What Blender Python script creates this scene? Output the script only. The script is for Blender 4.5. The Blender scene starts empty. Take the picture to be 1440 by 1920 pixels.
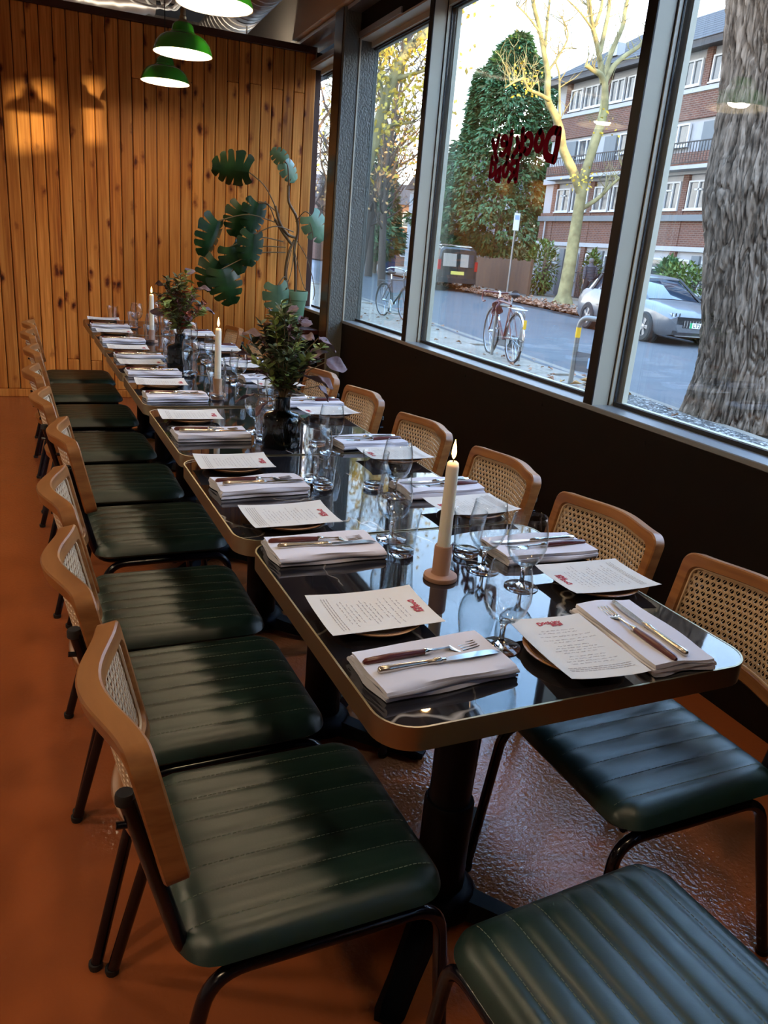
import bpy, bmesh, math, random
from math import sin, cos, pi, sqrt, radians, atan2, hypot, exp
from mathutils import Vector, Matrix, Euler, noise

random.seed(7)
S = bpy.context.scene
COL = S.collection

# ------------------------------------------------------------------ camera
CAM_YAW, CAM_PITCH, CAM_ROLL, CAM_F, CAM_H = radians(23.377), radians(18.488), radians(4.956), 1463.7, 1.3635
ROW = 0.04266                                   # the table row is turned this much against the window wall
cd = bpy.data.cameras.new('camera')
cam = bpy.data.objects.new('camera', cd); COL.objects.link(cam)
cd.sensor_fit = 'VERTICAL'; cd.sensor_height = 24.0
cd.lens = CAM_F * 24.0 / 1920.0
cd.clip_start = 0.05; cd.clip_end = 400
_f = Vector((sin(CAM_YAW)*cos(CAM_PITCH), cos(CAM_YAW)*cos(CAM_PITCH), -sin(CAM_PITCH)))
_r = Vector((cos(CAM_YAW), -sin(CAM_YAW), 0)); _u = _r.cross(_f)
_R = _r*cos(CAM_ROLL) + _u*sin(CAM_ROLL); _U = -_r*sin(CAM_ROLL) + _u*cos(CAM_ROLL)
cam.matrix_world = Matrix(((_R.x, _U.x, -_f.x, 0), (_R.y, _U.y, -_f.y, 0), (_R.z, _U.z, -_f.z, CAM_H), (0, 0, 0, 1)))
S.camera = cam

# ------------------------------------------------------------------ sky, sun, exposure
S.view_settings.view_transform = 'Standard'; S.view_settings.look = 'None'
S.view_settings.gamma = 1.0; S.view_settings.exposure = 0.22
S.view_settings.use_curve_mapping = False
SKY_STRENGTH = 6.0
W = bpy.data.worlds.new('sky'); S.world = W; W.use_nodes = True
wn, wl = W.node_tree.nodes, W.node_tree.links
wn.clear()
wo = wn.new('ShaderNodeOutputWorld'); wb = wn.new('ShaderNodeBackground'); wb.inputs[1].default_value = SKY_STRENGTH
wt = wn.new('ShaderNodeTexCoord'); ws = wn.new('ShaderNodeSeparateXYZ'); wr = wn.new('ShaderNodeValToRGB')
wl.new(wt.outputs['Generated'], ws.inputs[0]); wl.new(ws.outputs[2], wr.inputs[0]); wl.new(wr.outputs[0], wb.inputs[0]); wl.new(wb.outputs[0], wo.inputs[0])
cr = wr.color_ramp
cr.elements[0].position = 0.0; cr.elements[0].color = (1.3, 1.25, 1.2, 1)
cr.elements[1].position = 1.0; cr.elements[1].color = (0.40, 0.60, 0.95, 1)
for p, c in ((0.16, (1.2, 1.2, 1.22, 1)), (0.32, (0.72, 0.93, 1.3, 1)), (0.5, (0.44, 0.74, 1.25, 1))):
    e = cr.elements.new(p); e.color = c
SUN_AZ, SUN_EL = radians(14.0), radians(3.0)     # low evening sun coming along the street from behind
sd = bpy.data.lights.new('sun', 'SUN'); sd.energy = 19.0; sd.color = (1.0, 0.68, 0.30); sd.angle = radians(0.8)
sun = bpy.data.objects.new('sun', sd); COL.objects.link(sun)
sun.rotation_euler = Vector((-sin(SUN_AZ)*cos(SUN_EL), cos(SUN_AZ)*cos(SUN_EL), -sin(SUN_EL))).to_track_quat('-Z', 'Y').to_euler()

LAMP_W = 17.5
S.cycles.max_bounces = 16; S.cycles.transparent_max_bounces = 40; S.cycles.transmission_bounces = 12
S.cycles.diffuse_bounces = 4; S.cycles.glossy_bounces = 5
S.cycles.caustics_reflective = False; S.cycles.caustics_refractive = False
S.cycles.sample_clamp_indirect = 4.0
S.cycles.use_denoising = True

# ------------------------------------------------------------------ helpers
def T(x, y, z=0.0):
    "a point of the table-row frame in the room"
    return Vector((x*cos(ROW) - y*sin(ROW), x*sin(ROW) + y*cos(ROW), z))

class MB:
    def __init__(self): self.v = []; self.f = []
    def add(self, vs, fs):
        n = len(self.v); self.v += [tuple(p) for p in vs]; self.f += [tuple(i+n for i in f) for f in fs]; return self
    def box(self, a, b, rot=None, piv=None):
        (x0, y0, z0), (x1, y1, z1) = a, b
        vs = [Vector(p) for p in ((x0,y0,z0),(x1,y0,z0),(x1,y1,z0),(x0,y1,z0),(x0,y0,z1),(x1,y0,z1),(x1,y1,z1),(x0,y1,z1))]
        if rot is not None:
            c = Vector(piv) if piv is not None else (Vector(a)+Vector(b))/2
            vs = [rot @ (p-c) + c for p in vs]
        return self.add(vs, [(0,3,2,1),(4,5,6,7),(0,1,5,4),(1,2,6,5),(2,3,7,6),(3,0,4,7)])
    def cbox(self, a, b, ch=0.003):
        "box with chamfered edges"
        (x0,y0,z0),(x1,y1,z1) = a, b
        vs = []; idx = {}
        for ix, X in enumerate((x0, x1)):
            for iy, Y in enumerate((y0, y1)):
                for iz, Z in enumerate((z0, z1)):
                    sx, sy, sz = 1-2*ix, 1-2*iy, 1-2*iz
                    idx[ix,iy,iz] = len(vs)
                    vs += [(X, Y+sy*ch, Z+sz*ch), (X+sx*ch, Y, Z+sz*ch), (X+sx*ch, Y+sy*ch, Z)]
        F = []
        for k in range(3):
            o = [i for i in range(3) if i != k]
            for s in (0, 1):
                q = []
                for (a_, b_) in ((0,0),(1,0),(1,1),(0,1)):
                    key = [0,0,0]; key[k] = s; key[o[0]] = a_; key[o[1]] = b_
                    q.append(idx[tuple(key)]+k)
                F.append(tuple(q))
            for (a_, b_) in ((0,0),(1,0),(1,1),(0,1)):
                k0 = [0,0,0]; k1 = [0,0,0]
                k0[k] = 0; k1[k] = 1; k0[o[0]] = k1[o[0]] = a_; k0[o[1]] = k1[o[1]] = b_
                i0, i1 = idx[tuple(k0)], idx[tuple(k1)]
                F.append((i0+o[0], i1+o[0], i1+o[1], i0+o[1]))
        for i in idx.values(): F.append((i, i+1, i+2))
        return self.add(vs, F)
    def tube(self, pts, r, seg=8, caps=True, closed=False):
        pts = [Vector(p) for p in pts]; n = len(pts)
        rs = r if isinstance(r, (list, tuple)) else [r]*n
        vs = []; fs = []; prev = None
        for i, p in enumerate(pts):
            if closed: t = pts[(i+1) % n] - pts[i-1]
            else: t = pts[min(i+1, n-1)] - pts[max(i-1, 0)]
            if t.length < 1e-9: t = Vector((0,0,1))
            t.normalize()
            if prev is None:
                a = Vector((0,0,1)) if abs(t.z) < .9 else Vector((1,0,0))
                u = t.cross(a).normalized()
            else:
                u = (prev - t*prev.dot(t)); u = u.normalized() if u.length > 1e-6 else t.orthogonal().normalized()
            prev = u; w = t.cross(u)
            for k in range(seg):
                a = 2*pi*k/seg; vs.append(p + (u*cos(a)+w*sin(a))*rs[i])
        m = n if closed else n-1
        for i in range(m):
            j = (i+1) % n
            for k in range(seg):
                k2 = (k+1) % seg
                fs.append((i*seg+k, i*seg+k2, j*seg+k2, j*seg+k))
        if caps and not closed:
            fs.append(tuple(range(seg-1, -1, -1))); fs.append(tuple((n-1)*seg+k for k in range(seg)))
        return self.add(vs, fs)
    def lathe(self, prof, seg=24, c=(0,0,0), capb=False, capt=False):
        vs = []; fs = []; n = len(prof)
        for (r, z) in prof:
            for k in range(seg):
                a = 2*pi*k/seg; vs.append((c[0]+r*cos(a), c[1]+r*sin(a), c[2]+z))
        for i in range(n-1):
            for k in range(seg):
                k2 = (k+1) % seg; fs.append((i*seg+k, i*seg+k2, (i+1)*seg+k2, (i+1)*seg+k))
        if capb: fs.append(tuple(range(seg-1, -1, -1)))
        if capt: fs.append(tuple((n-1)*seg+k for k in range(seg)))
        return self.add(vs, fs)
    def prism(self, poly, z0, z1):
        n = len(poly)
        vs = [(x, y, z0) for x, y in poly] + [(x, y, z1) for x, y in poly]
        fs = [tuple(range(n-1, -1, -1)), tuple(range(n, 2*n))] + [(i, (i+1) % n, n+(i+1) % n, n+i) for i in range(n)]
        return self.add(vs, fs)
    def grid(self, P, nu, nv, flip=False):
        "P(i,j) -> point"
        vs = [P(i, j) for i in range(nu) for j in range(nv)]
        fs = []
        for i in range(nu-1):
            for j in range(nv-1):
                q = (i*nv+j, (i+1)*nv+j, (i+1)*nv+j+1, i*nv+j+1)
                fs.append(q[::-1] if flip else q)
        return self.add(vs, fs)
    def xf(self, M):
        self.v = [tuple(M @ Vector(p)) for p in self.v]; return self
    def mesh(self, name, m, smooth=None):
        me = bpy.data.meshes.new(name); me.from_pydata(self.v, [], self.f); me.validate(); me.update()
        if m: me.materials.append(m)
        if smooth:
            me.shade_smooth(); me.set_sharp_from_angle(angle=radians(smooth))
        return me
    def build(self, name, m, parent=None, smooth=None, loc=None, rot=None):
        return link(name, self.mesh(name, m, smooth), parent, loc, rot)

def link(name, data, parent=None, loc=None, rot=None):
    o = bpy.data.objects.new(name, data); COL.objects.link(o)
    if parent is not None: o.parent = parent
    if loc is not None: o.location = loc
    if rot is not None: o.rotation_euler = rot if hasattr(rot, '__len__') else (0, 0, rot)
    return o
def thing(name, label, cat, loc=(0,0,0), rotz=0.0, group=None):
    o = link(name, None, None, loc, rotz); o.empty_display_size = .05
    return tag(o, label, cat, group)
def tag(o, label, cat, group=None):
    o['label'] = label; o['category'] = cat
    if group: o['group'] = group
    elif 'group' in o: del o['group']
    return o
def struct(o): o['kind'] = 'structure'; return o
def stuff(o): o['kind'] = 'stuff'; return o
def dup(root, loc, rotz=0.0, label=None, cat=None, group=None):
    r = root.copy(); COL.objects.link(r); r.location = loc; r.rotation_euler = (0, 0, rotz)
    for ch in list(root.children):
        c = ch.copy(); COL.objects.link(c); c.parent = r
        for g in list(ch.children):
            d = g.copy(); COL.objects.link(d); d.parent = c
    tag(r, label or root['label'], cat or root['category'], group)
    return r
def bend(pts, rad, n=5):
    "round the inner corners of a polyline"
    pts = [Vector(p) for p in pts]; out = [pts[0]]
    for i in range(1, len(pts)-1):
        a, b, c = pts[i-1], pts[i], pts[i+1]
        d1 = (a-b); d2 = (c-b); r = min(rad, d1.length*.49, d2.length*.49)
        p, q = b + d1.normalized()*r, b + d2.normalized()*r
        for k in range(n+1):
            t = k/n; out.append(p*(1-t)**2 + b*2*t*(1-t) + q*t*t)
    out.append(pts[-1]); return out
def rrect(x0, y0, x1, y1, r, n=8):
    P = []
    for (cx, cy, a0) in ((x1-r, y1-r, 0), (x0+r, y1-r, pi/2), (x0+r, y0+r, pi), (x1-r, y0+r, 3*pi/2)):
        for k in range(n+1):
            a = a0 + pi/2*k/n; P.append((cx+r*cos(a), cy+r*sin(a)))
    return P
def spline(pts, n=8):
    pts = [Vector(p) for p in pts]; out = []
    for i in range(len(pts)-1):
        p0 = pts[max(i-1, 0)]; p1 = pts[i]; p2 = pts[i+1]; p3 = pts[min(i+2, len(pts)-1)]
        for k in range(n):
            t = k/n
            out.append(.5*((2*p1)+(p2-p0)*t+(2*p0-5*p1+4*p2-p3)*t*t+(3*p1-p0-3*p2+p3)*t**3))
    out.append(pts[-1]); return out

# ------------------------------------------------------------------ materials
def mat(name, col=(.5,.5,.5), rough=.5, metal=0.0, spec=.5, coat=0.0, **k):
    m = bpy.data.materials.new(name); m.use_nodes = True
    b = m.node_tree.nodes['Principled BSDF']
    b.inputs['Base Color'].default_value = (*col, 1); b.inputs['Roughness'].default_value = rough
    b.inputs['Metallic'].default_value = metal; b.inputs['Specular IOR Level'].default_value = spec
    b.inputs['Coat Weight'].default_value = coat
    if 'coat_rough' in k: b.inputs['Coat Roughness'].default_value = k['coat_rough']
    if 'emit' in k:
        b.inputs['Emission Color'].default_value = (*k['emit'][0], 1); b.inputs['Emission Strength'].default_value = k['emit'][1]
    if 'sss' in k:
        b.inputs['Subsurface Weight'].default_value = k['sss']; b.inputs['Subsurface Radius'].default_value = (.02,.012,.006); b.inputs['Subsurface Scale'].default_value = .5
    return m
def nodes(m): return m.node_tree.nodes, m.node_tree.links, m.node_tree.nodes['Principled BSDF']
def N(m, typ, **kw):
    n = m.node_tree.nodes.new(typ)
    for k, v in kw.items():
        if k in n.inputs: n.inputs[k].default_value = v
        else: setattr(n, k, v)
    return n
def coords(m, scale=(1,1,1), kind='Object', rnd=False):
    ns, ls, b = nodes(m)
    tc = N(m, 'ShaderNodeTexCoord'); mp = N(m, 'ShaderNodeMapping'); mp.inputs['Scale'].default_value = scale
    ls.new(tc.outputs[kind], mp.inputs[0])
    if rnd:
        oi = N(m, 'ShaderNodeObjectInfo'); mu = N(m, 'ShaderNodeVectorMath', operation='SCALE'); cb = N(m, 'ShaderNodeCombineXYZ')
        cb.inputs[0].default_value = 37.1; cb.inputs[1].default_value = 11.7; cb.inputs[2].default_value = 53.3
        ls.new(cb.outputs[0], mu.inputs[0]); ls.new(oi.outputs['Random'], mu.inputs['Scale']); ls.new(mu.outputs[0], mp.inputs['Location'])
    return mp.outputs[0]
def ramp(m, fac, stops):
    r = N(m, 'ShaderNodeValToRGB'); m.node_tree.links.new(fac, r.inputs[0]); e = r.color_ramp.elements
    for i, (p, c) in enumerate(stops):
        x = e[i] if i < 2 else e.new(p)
        x.position = p; x.color = (*c, 1) if len(c) == 3 else c
    return r.outputs[0]
def noisy(m, stops, scale=(5,5,5), detail=4, kind='Object', rnd=False, dist=0.0, nscale=1.0, rough=.5):
    "base colour from a noise ramp"
    ns, ls, b = nodes(m)
    n = N(m, 'ShaderNodeTexNoise', Detail=detail, Distortion=dist, Scale=nscale, Roughness=rough)
    ls.new(coords(m, scale, kind, rnd), n.inputs['Vector'])
    c = ramp(m, n.outputs['Fac'], stops); ls.new(c, b.inputs['Base Color']); return n.outputs['Fac']
def bump(m, scale=(50,50,50), strength=.2, dist=.002, kind='Object', detail=3, rnd=False):
    ns, ls, b = nodes(m)
    n = N(m, 'ShaderNodeTexNoise', Detail=detail, Scale=1.0); ls.new(coords(m, scale, kind, rnd), n.inputs['Vector'])
    bp = N(m, 'ShaderNodeBump', Strength=strength, Distance=dist); ls.new(n.outputs['Fac'], bp.inputs['Height'])
    ls.new(bp.outputs[0], b.inputs['Normal']); return bp

def glass_thin(name, tint=(.97,.98,.98), edge=(.55,.62,.64), refl=1.0, fac_pow=1.0, rough=0.0):
    "clear thin glass: Fresnel reflection over a see-through body that darkens at the rim"
    m = bpy.data.materials.new(name); m.use_nodes = True; ns, ls = m.node_tree.nodes, m.node_tree.links; ns.clear()
    o = ns.new('ShaderNodeOutputMaterial'); mx = ns.new('ShaderNodeMixShader'); t = ns.new('ShaderNodeBsdfTransparent'); g = ns.new('ShaderNodeBsdfGlossy')
    g.inputs['Roughness'].default_value = rough; g.inputs['Color'].default_value = (refl, refl, refl, 1)
    lw = ns.new('ShaderNodeLayerWeight'); lw.inputs[0].default_value = .5
    pw = ns.new('ShaderNodeMath'); pw.operation = 'POWER'; pw.inputs[1].default_value = 2.2
    cm = ns.new('ShaderNodeMixRGB'); cm.inputs[1].default_value = (*tint, 1); cm.inputs[2].default_value = (*edge, 1)
    ls.new(lw.outputs['Facing'], pw.inputs[0]); ls.new(pw.outputs[0], cm.inputs[0]); ls.new(cm.outputs[0], t.inputs[0])
    sc = ns.new('ShaderNodeMath'); sc.operation = 'POWER'; sc.inputs[1].default_value = 5.0; ma = ns.new('ShaderNodeMath'); ma.operation = 'MULTIPLY_ADD'; ma.inputs[1].default_value = .96; ma.inputs[2].default_value = .04
    ls.new(lw.outputs['Facing'], sc.inputs[0]); ls.new(sc.outputs[0], ma.inputs[0])
    ls.new(ma.outputs[0], mx.inputs[0]); ls.new(t.outputs[0], mx.inputs[1]); ls.new(g.outputs[0], mx.inputs[2]); ls.new(mx.outputs[0], o.inputs[0])
    return m

M = {}
# boards: stained knotty pine
m = M['pine'] = mat('knotty_pine', rough=.5, spec=.3)
ns, ls, b = nodes(m)
fine = N(m, 'ShaderNodeTexNoise', Detail=5.0, Scale=1.0, Distortion=.3); ls.new(coords(m, (70, 70, 2.2), rnd=True), fine.inputs['Vector'])
wide = N(m, 'ShaderNodeTexNoise', Detail=2.0, Scale=1.0); ls.new(coords(m, (9, 9, .9), rnd=True), wide.inputs['Vector'])
kn = N(m, 'ShaderNodeTexVoronoi', Scale=1.0, Randomness=1.0)
kw = N(m, 'ShaderNodeTexNoise', Detail=2.0, Scale=1.0); ls.new(coords(m, (18, 18, 18), rnd=True), kw.inputs['Vector'])
kadd = N(m, 'ShaderNodeMixRGB', blend_type='ADD'); kadd.inputs[0].default_value = .28
ls.new(coords(m, (8.5, 3.0, 4.0), rnd=True), kadd.inputs[1]); ls.new(kw.outputs['Color'], kadd.inputs[2]); ls.new(kadd.outputs[0], kn.inputs['Vector'])
mixg = N(m, 'ShaderNodeMath', operation='MULTIPLY_ADD'); mixg.inputs[1].default_value = .55; ls.new(fine.outputs['Fac'], mixg.inputs[0])
w2 = N(m, 'ShaderNodeMath', operation='MULTIPLY'); w2.inputs[1].default_value = .5; ls.new(wide.outputs['Fac'], w2.inputs[0]); ls.new(w2.outputs[0], mixg.inputs[2])
woodc = ramp(m, mixg.outputs[0], [(.34, (.34,.094,.014)), (.48, (.58,.200,.031)), (.66, (.80,.335,.072))])
knotc = ramp(m, kn.outputs['Distance'], [(.035, (.03,.01,.005)), (.10, (.22,.09,.035)), (.16, (.62,.52,.45)), (.26, (1,1,1))])
mul = N(m, 'ShaderNodeMixRGB', blend_type='MULTIPLY'); mul.inputs[0].default_value = 1; ls.new(woodc, mul.inputs[1]); ls.new(knotc, mul.inputs[2])
oi = N(m, 'ShaderNodeObjectInfo'); br = N(m, 'ShaderNodeMapRange'); br.inputs['To Min'].default_value = .78; br.inputs['To Max'].default_value = 1.12
ls.new(oi.outputs['Random'], br.inputs['Value']); hs = N(m, 'ShaderNodeHueSaturation'); ls.new(br.outputs[0], hs.inputs['Value']); ls.new(mul.outputs[0], hs.inputs['Color']); ls.new(hs.outputs[0], b.inputs['Base Color'])
bp = N(m, 'ShaderNodeBump', Strength=.12, Distance=.002); ls.new(fine.outputs['Fac'], bp.inputs['Height']); ls.new(bp.outputs[0], b.inputs['Normal'])

M['pine_trim'] = mat('dark_stained_trim', (.05,.014,.006), .45)
m = M['floor'] = mat('terracotta_resin', rough=.11, spec=.5)
noisy(m, [(.3, (.35,.092,.026)), (.7, (.38,.104,.031))], (1.3,1.3,1.3), 3)
bump(m, (85,85,85), .9, .0019, detail=2)
M['panel'] = mat('black_brown_panel', (.005,.003,.0026), .6, 0, .15)
m = M['alu'] = mat('grey_green_powder_coat', (.56,.53,.42), .45, .05)
M['alu_dark'] = mat('dark_frame_face', (.006,.004,.004), .5, 0, .3)
M['gasket'] = mat('black_gasket', (.01,.01,.011), .6)
M['sill'] = mat('sill_metal', (.27,.29,.31), .32, .35)
m = M['plaster'] = mat('dark_teal_textured_plaster', (.125,.13,.112), .42, 0, .6)
ns, ls, b = nodes(m)
vz = N(m, 'ShaderNodeTexNoise', Scale=1.0, Detail=2.5); ls.new(coords(m, (95,95,60)), vz.inputs['Vector'])
bp = N(m, 'ShaderNodeBump', Strength=.9, Distance=.006); ls.new(vz.outputs['Fac'], bp.inputs['Height']); ls.new(bp.outputs[0], b.inputs['Normal'])
m = M['concrete'] = mat('raw_concrete', rough=.8); noisy(m, [(.3, (.36,.32,.26)), (.7, (.52,.47,.39))], (2.5,2.5,2.5), 6)
M['soffit'] = mat('canopy_soffit', (.08,.09,.105), .6)
M['wall_paint'] = mat('off_white_plaster', (.68,.61,.52), .8)
M['galv'] = mat('galvanised_steel', (.55,.52,.49), .35, .9)
M['cable_white'] = mat('white_cable', (.8,.8,.78), .5)
M['glass'] = glass_thin('window_glass', (.985,.99,.985), (.8,.86,.86), 1.0)
M['decal'] = mat('dark_red_vinyl', (.14,.002,.012), .9, 0, .05)
# furniture
m = M['leather'] = mat('dark_green_leather', rough=.41, spec=.6)
noisy(m, [(.3, (.0045,.019,.015)), (.7, (.009,.030,.024))], (14,14,14), 4)
bump(m, (260,260,260), .18, .0007, detail=2)
M['stitch'] = mat('pale_green_thread', (.16,.19,.15), .7)
m = M['beech'] = mat('honey_stained_beech', rough=.33, spec=.5)
noisy(m, [(.35, (.22,.085,.024)), (.65, (.35,.15,.046))], (14,3,60), 4, rnd=True)
M['cane'] = mat('woven_cane', (.62,.46,.29), .55)
M['tube'] = mat('black_tube_steel', (.003,.003,.007), .2, 0, .4)
M['rubber'] = mat('black_rubber', (.01,.01,.01), .7)
m = M['marble'] = mat('black_marble', rough=.03, spec=.85)
ns, ls, b = nodes(m)
vo = N(m, 'ShaderNodeTexVoronoi', feature='DISTANCE_TO_EDGE', Scale=1.0)
dn = N(m, 'ShaderNodeTexNoise', Detail=3.0, Scale=1.0); ls.new(coords(m, (5,5,5), rnd=True), dn.inputs['Vector'])
ad = N(m, 'ShaderNodeMixRGB', blend_type='ADD'); ad.inputs[0].default_value = .8; ls.new(coords(m, (3.4,2.3,3), rnd=True), ad.inputs[1]); ls.new(dn.outputs['Color'], ad.inputs[2]); ls.new(ad.outputs[0], vo.inputs['Vector'])
vein = ramp(m, vo.outputs['Distance'], [(0.0, (.9,.9,.9)), (.016, (.0,.0,.0))])
d2 = N(m, 'ShaderNodeTexNoise', Detail=4.0, Scale=1.0); ls.new(coords(m, (7,7,7), rnd=True), d2.inputs['Vector'])
msk = ramp(m, d2.outputs['Fac'], [(.46, (0,0,0)), (.62, (1,1,1))])
vm = N(m, 'ShaderNodeMixRGB', blend_type='MULTIPLY'); vm.inputs[0].default_value = 1; ls.new(vein, vm.inputs[1]); ls.new(msk, vm.inputs[2])
base = ramp(m, d2.outputs['Fac'], [(.3, (.006,.0065,.009)), (.7, (.018,.017,.020))])
fm = N(m, 'ShaderNodeMixRGB'); ls.new(vm.outputs[0], fm.inputs[0]); ls.new(base, fm.inputs[1]); fm.inputs[2].default_value = (.38,.36,.33,1); ls.new(fm.outputs[0], b.inputs['Base Color'])
M['brass'] = mat('brushed_brass', (.33,.28,.18), .38, 1.0)
M['iron'] = mat('black_cast_iron', (.002,.002,.0035), .45, 0, .12)
# table things
m = M['paper'] = mat('cream_paper', (.67,.68,.66), .8)
M['ink'] = mat('grey_ink', (.33,.32,.32), .8)
M['ink_red'] = mat('red_ink', (.42,.05,.07), .8)
m = M['linen'] = mat('white_linen', (.67,.69,.79), .85); bump(m, (900,900,900), .15, .0006)
M['silver'] = mat('cutlery_steel', (.72,.70,.66), .16, 1.0)
M['silver_old'] = mat('worn_silver', (.62,.57,.50), .25, 1.0)
M['handle_red'] = mat('oxblood_resin', (.085,.016,.016), .3)
m = M['stoneware'] = mat('tan_stoneware', (.36,.19,.09), .35)
M['glassware'] = glass_thin('clear_glassware', (.985,.988,.988), (.62,.68,.70), 1.0)
gm = M['glass_solid'] = mat('thick_glass', (1,1,1), 0.0); gm.node_tree.nodes['Principled BSDF'].inputs['Transmission Weight'].default_value = 1; gm.node_tree.nodes['Principled BSDF'].inputs['IOR'].default_value = 1.48
M['glass_dark'] = glass_thin('smoked_blue_black_glass', (.30,.36,.38), (.03,.045,.05), 1.0)
M['wax'] = mat('ivory_wax', (.80,.74,.60), .45, sss=.25)
M['wick'] = mat('burnt_wick', (.01,.008,.007), .9)
M['flame'] = mat('flame', (1,.6,.2), 1, emit=((1.0,.60,.18), 8.0))
M['terracotta'] = mat('pink_clay', (.40,.22,.145), .55)
# lamps
M['enamel_green'] = mat('green_enamel', (.030,.27,.018), .2, 0, .6, .3)
M['enamel_white'] = mat('white_enamel', (.92,.88,.72), .3)
M['bulb'] = mat('lamp_bulb', (1,.9,.7), .5, emit=((1.0,.86,.6), 3.0))
# plants
def leafmat(name, c1, c2, rough=.42, rnd=True, trans=.0):
    m = mat(name, c1, rough); ns, ls, b = nodes(m)
    n = N(m, 'ShaderNodeTexNoise', Detail=2.0, Scale=1.0); ls.new(coords(m, (9,9,9)), n.inputs['Vector'])
    ls.new(ramp(m, n.outputs['Fac'], [(.35, c1), (.65, c2)]), b.inputs['Base Color'])
    return m
M['monstera'] = leafmat('monstera_leaf', (.006,.026,.006), (.018,.065,.015), .3)
M['monstera_pale'] = leafmat('young_monstera_leaf', (.10,.20,.12), (.16,.30,.18), .35)
M['stem'] = mat('plant_stem', (.13,.085,.035), .6)
M['pot'] = mat('sage_green_pot', (.125,.23,.12), .55)
M['soil'] = mat('potting_soil', (.02,.013,.008), .95)
M['dusty'] = leafmat('dusty_purple_leaf', (.10,.062,.078), (.19,.125,.145), .6)
M['olive'] = leafmat('olive_green_leaf', (.028,.045,.018), (.075,.105,.04), .5)
M['limegreen'] = leafmat('lime_leaf', (.14,.21,.045), (.26,.32,.08), .5)
M['plum'] = leafmat('plum_flower', (.05,.018,.032), (.12,.045,.06), .6)
M['redflower'] = leafmat('rust_flower', (.20,.04,.02), (.32,.08,.035), .6)

ORD = ['first', 'second', 'third', 'fourth', 'fifth', 'sixth', 'seventh', 'eighth', 'ninth', 'tenth']

# ================================================================== THE ROOM
XW, XG = 2.0, 2.115            # window wall face, glass plane
YB = 6.91                      # timber wall
ZS, ZH = 0.835, 2.715          # sill, window head
CEIL = 3.35
XL, YF = -4.2, -4.5

fl = MB().box((XL, YF, -.08), (XW+.14, YB+2.2, 0)).build('floor', M['floor']); struct(fl)
ce = MB().box((XL, YF, CEIL), (XW+.14, YB+2.2, CEIL+.1)).build('ceiling', M['concrete']); struct(ce)
wl_ = MB().box((XL-.1, YF, 0), (XL, YB+2.2, CEIL)).build('wall_left', M['wall_paint']); struct(wl_)
wf_ = MB().box((XL-.1, YF-.1, 0), (XW+.14, YF, CEIL)).build('wall_front', M['wall_paint']); struct(wf_)
wk_ = MB().box((XL-.1, YB+2.2, 0), (XW+.14, YB+2.3, CEIL)).build('wall_rear', M['concrete']); struct(wk_)

# timber wall: every board its own piece
WT = 2.865
wb_ = MB().box((-1.75, YB+.02, 0), (XW+.10, YB+.10, WT-.03)).build('wall_back', M['pine_trim']); struct(wb_)
BW = .0903
full = {}
def board_mesh(z0, z1):
    key = (round(z0, 3), round(z1, 3))
    if key not in full:
        g = .0026
        full[key] = MB().cbox((g, 0, z0+.0006), (BW-g, .02, z1-.0006), .0055).mesh('board', M['pine'])
    return full[key]
i0 = -17; rb = random.Random(11)
joints = {32: (2.50,), 33: (2.47,), 37: (2.52,), 39: (2.53,), 41: (2.52,), 43: (2.52,), 23: (.31,), 25: (.30,), 29: (2.44,), 7: (1.4,)}
for k in range(0, 50):
    x = -.232 + (k-20)*BW + BW*.28
    if x < -1.75 or x+BW > XW+.11: continue
    cuts = [.062] + list(joints.get(k, ())) + [WT-.05]
    for a, c in zip(cuts[:-1], cuts[1:]):
        link('board', board_mesh(a, c), wb_, (x, YB, 0))
MB().cbox((-1.75, YB-.012, 0), (XW+.10, YB+.02, .062), .004).build('baseboard', M['pine'], wb_)
MB().cbox((-1.75, YB-.012, WT-.052), (XW+.05, YB+.10, WT), .004).build('top_rail', M['pine_trim'], wb_)
br_ = MB()
br_.box((XW+.035, YB-.03, WT-.115), (XW+.10, YB-.004, WT-.108)); br_.box((XW+.035, YB-.03, WT-.115), (XW+.041, YB-.004, WT-.01))
br_.build('end_bracket', M['galv'], wb_)

# window wall: dark panel below, sill, mullions, head
wr_ = MB()
wr_.box((XW, 1.0, 0), (XW+.13, YB, ZS-.022))
wr_.box((XW, YF, 0), (XW+.13, 1.0, 2.32))                       # solid wall beside the camera, glazed only at the top
wr_.box((XW, -.94, 2.32), (XW+.13, -.54, 2.84)); wr_.box((XW, YF, 2.32), (XW+.13, -2.6, 2.84)); wr_.box((XW, .45, 2.32), (XW+.13, 1.0, 2.84))
wr = wr_.build('wall_right', M['panel']); struct(wr)
for y in (6.05, 5.2, 4.35, 3.7, 2.95, 2.25, 1.6):
    MB().lathe([(.0, .004), (.006, .003), (.008, 0)], 10).xf(Matrix.Translation((XW, y, ZS-.07)) @ Matrix.Rotation(-pi/2, 4, 'Y')).build('screw_cap', M['panel'], wr)
wh_ = MB().box((XW, .9, ZH), (XW+.13, 6.2, WT+.02)).box((XW, YF, 2.82), (XW+.13, .9, WT+.02)).build('trim_1', M['panel']); struct(wh_)          # header over the windows
MB().box((XW, YF, WT+.02), (XW+.14, YB+2.2, CEIL)).build('trim_2', M['wall_paint'])
struct(bpy.data.objects['trim_2'])
tr3 = MB().box((1.90, 5.0, WT+.0), (XW, YB+2.2, WT+.025)).box((1.99, 5.0, WT-.15), (XW+.1, YB-.03, WT-.115)).build('trim_3', M['galv']); struct(tr3)
beam = MB().box((1.86, 5.2, WT+.035), (1.99, YB+2.2, CEIL)); beam = beam.build('trim_4', M['wall_paint']); struct(beam)
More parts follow.
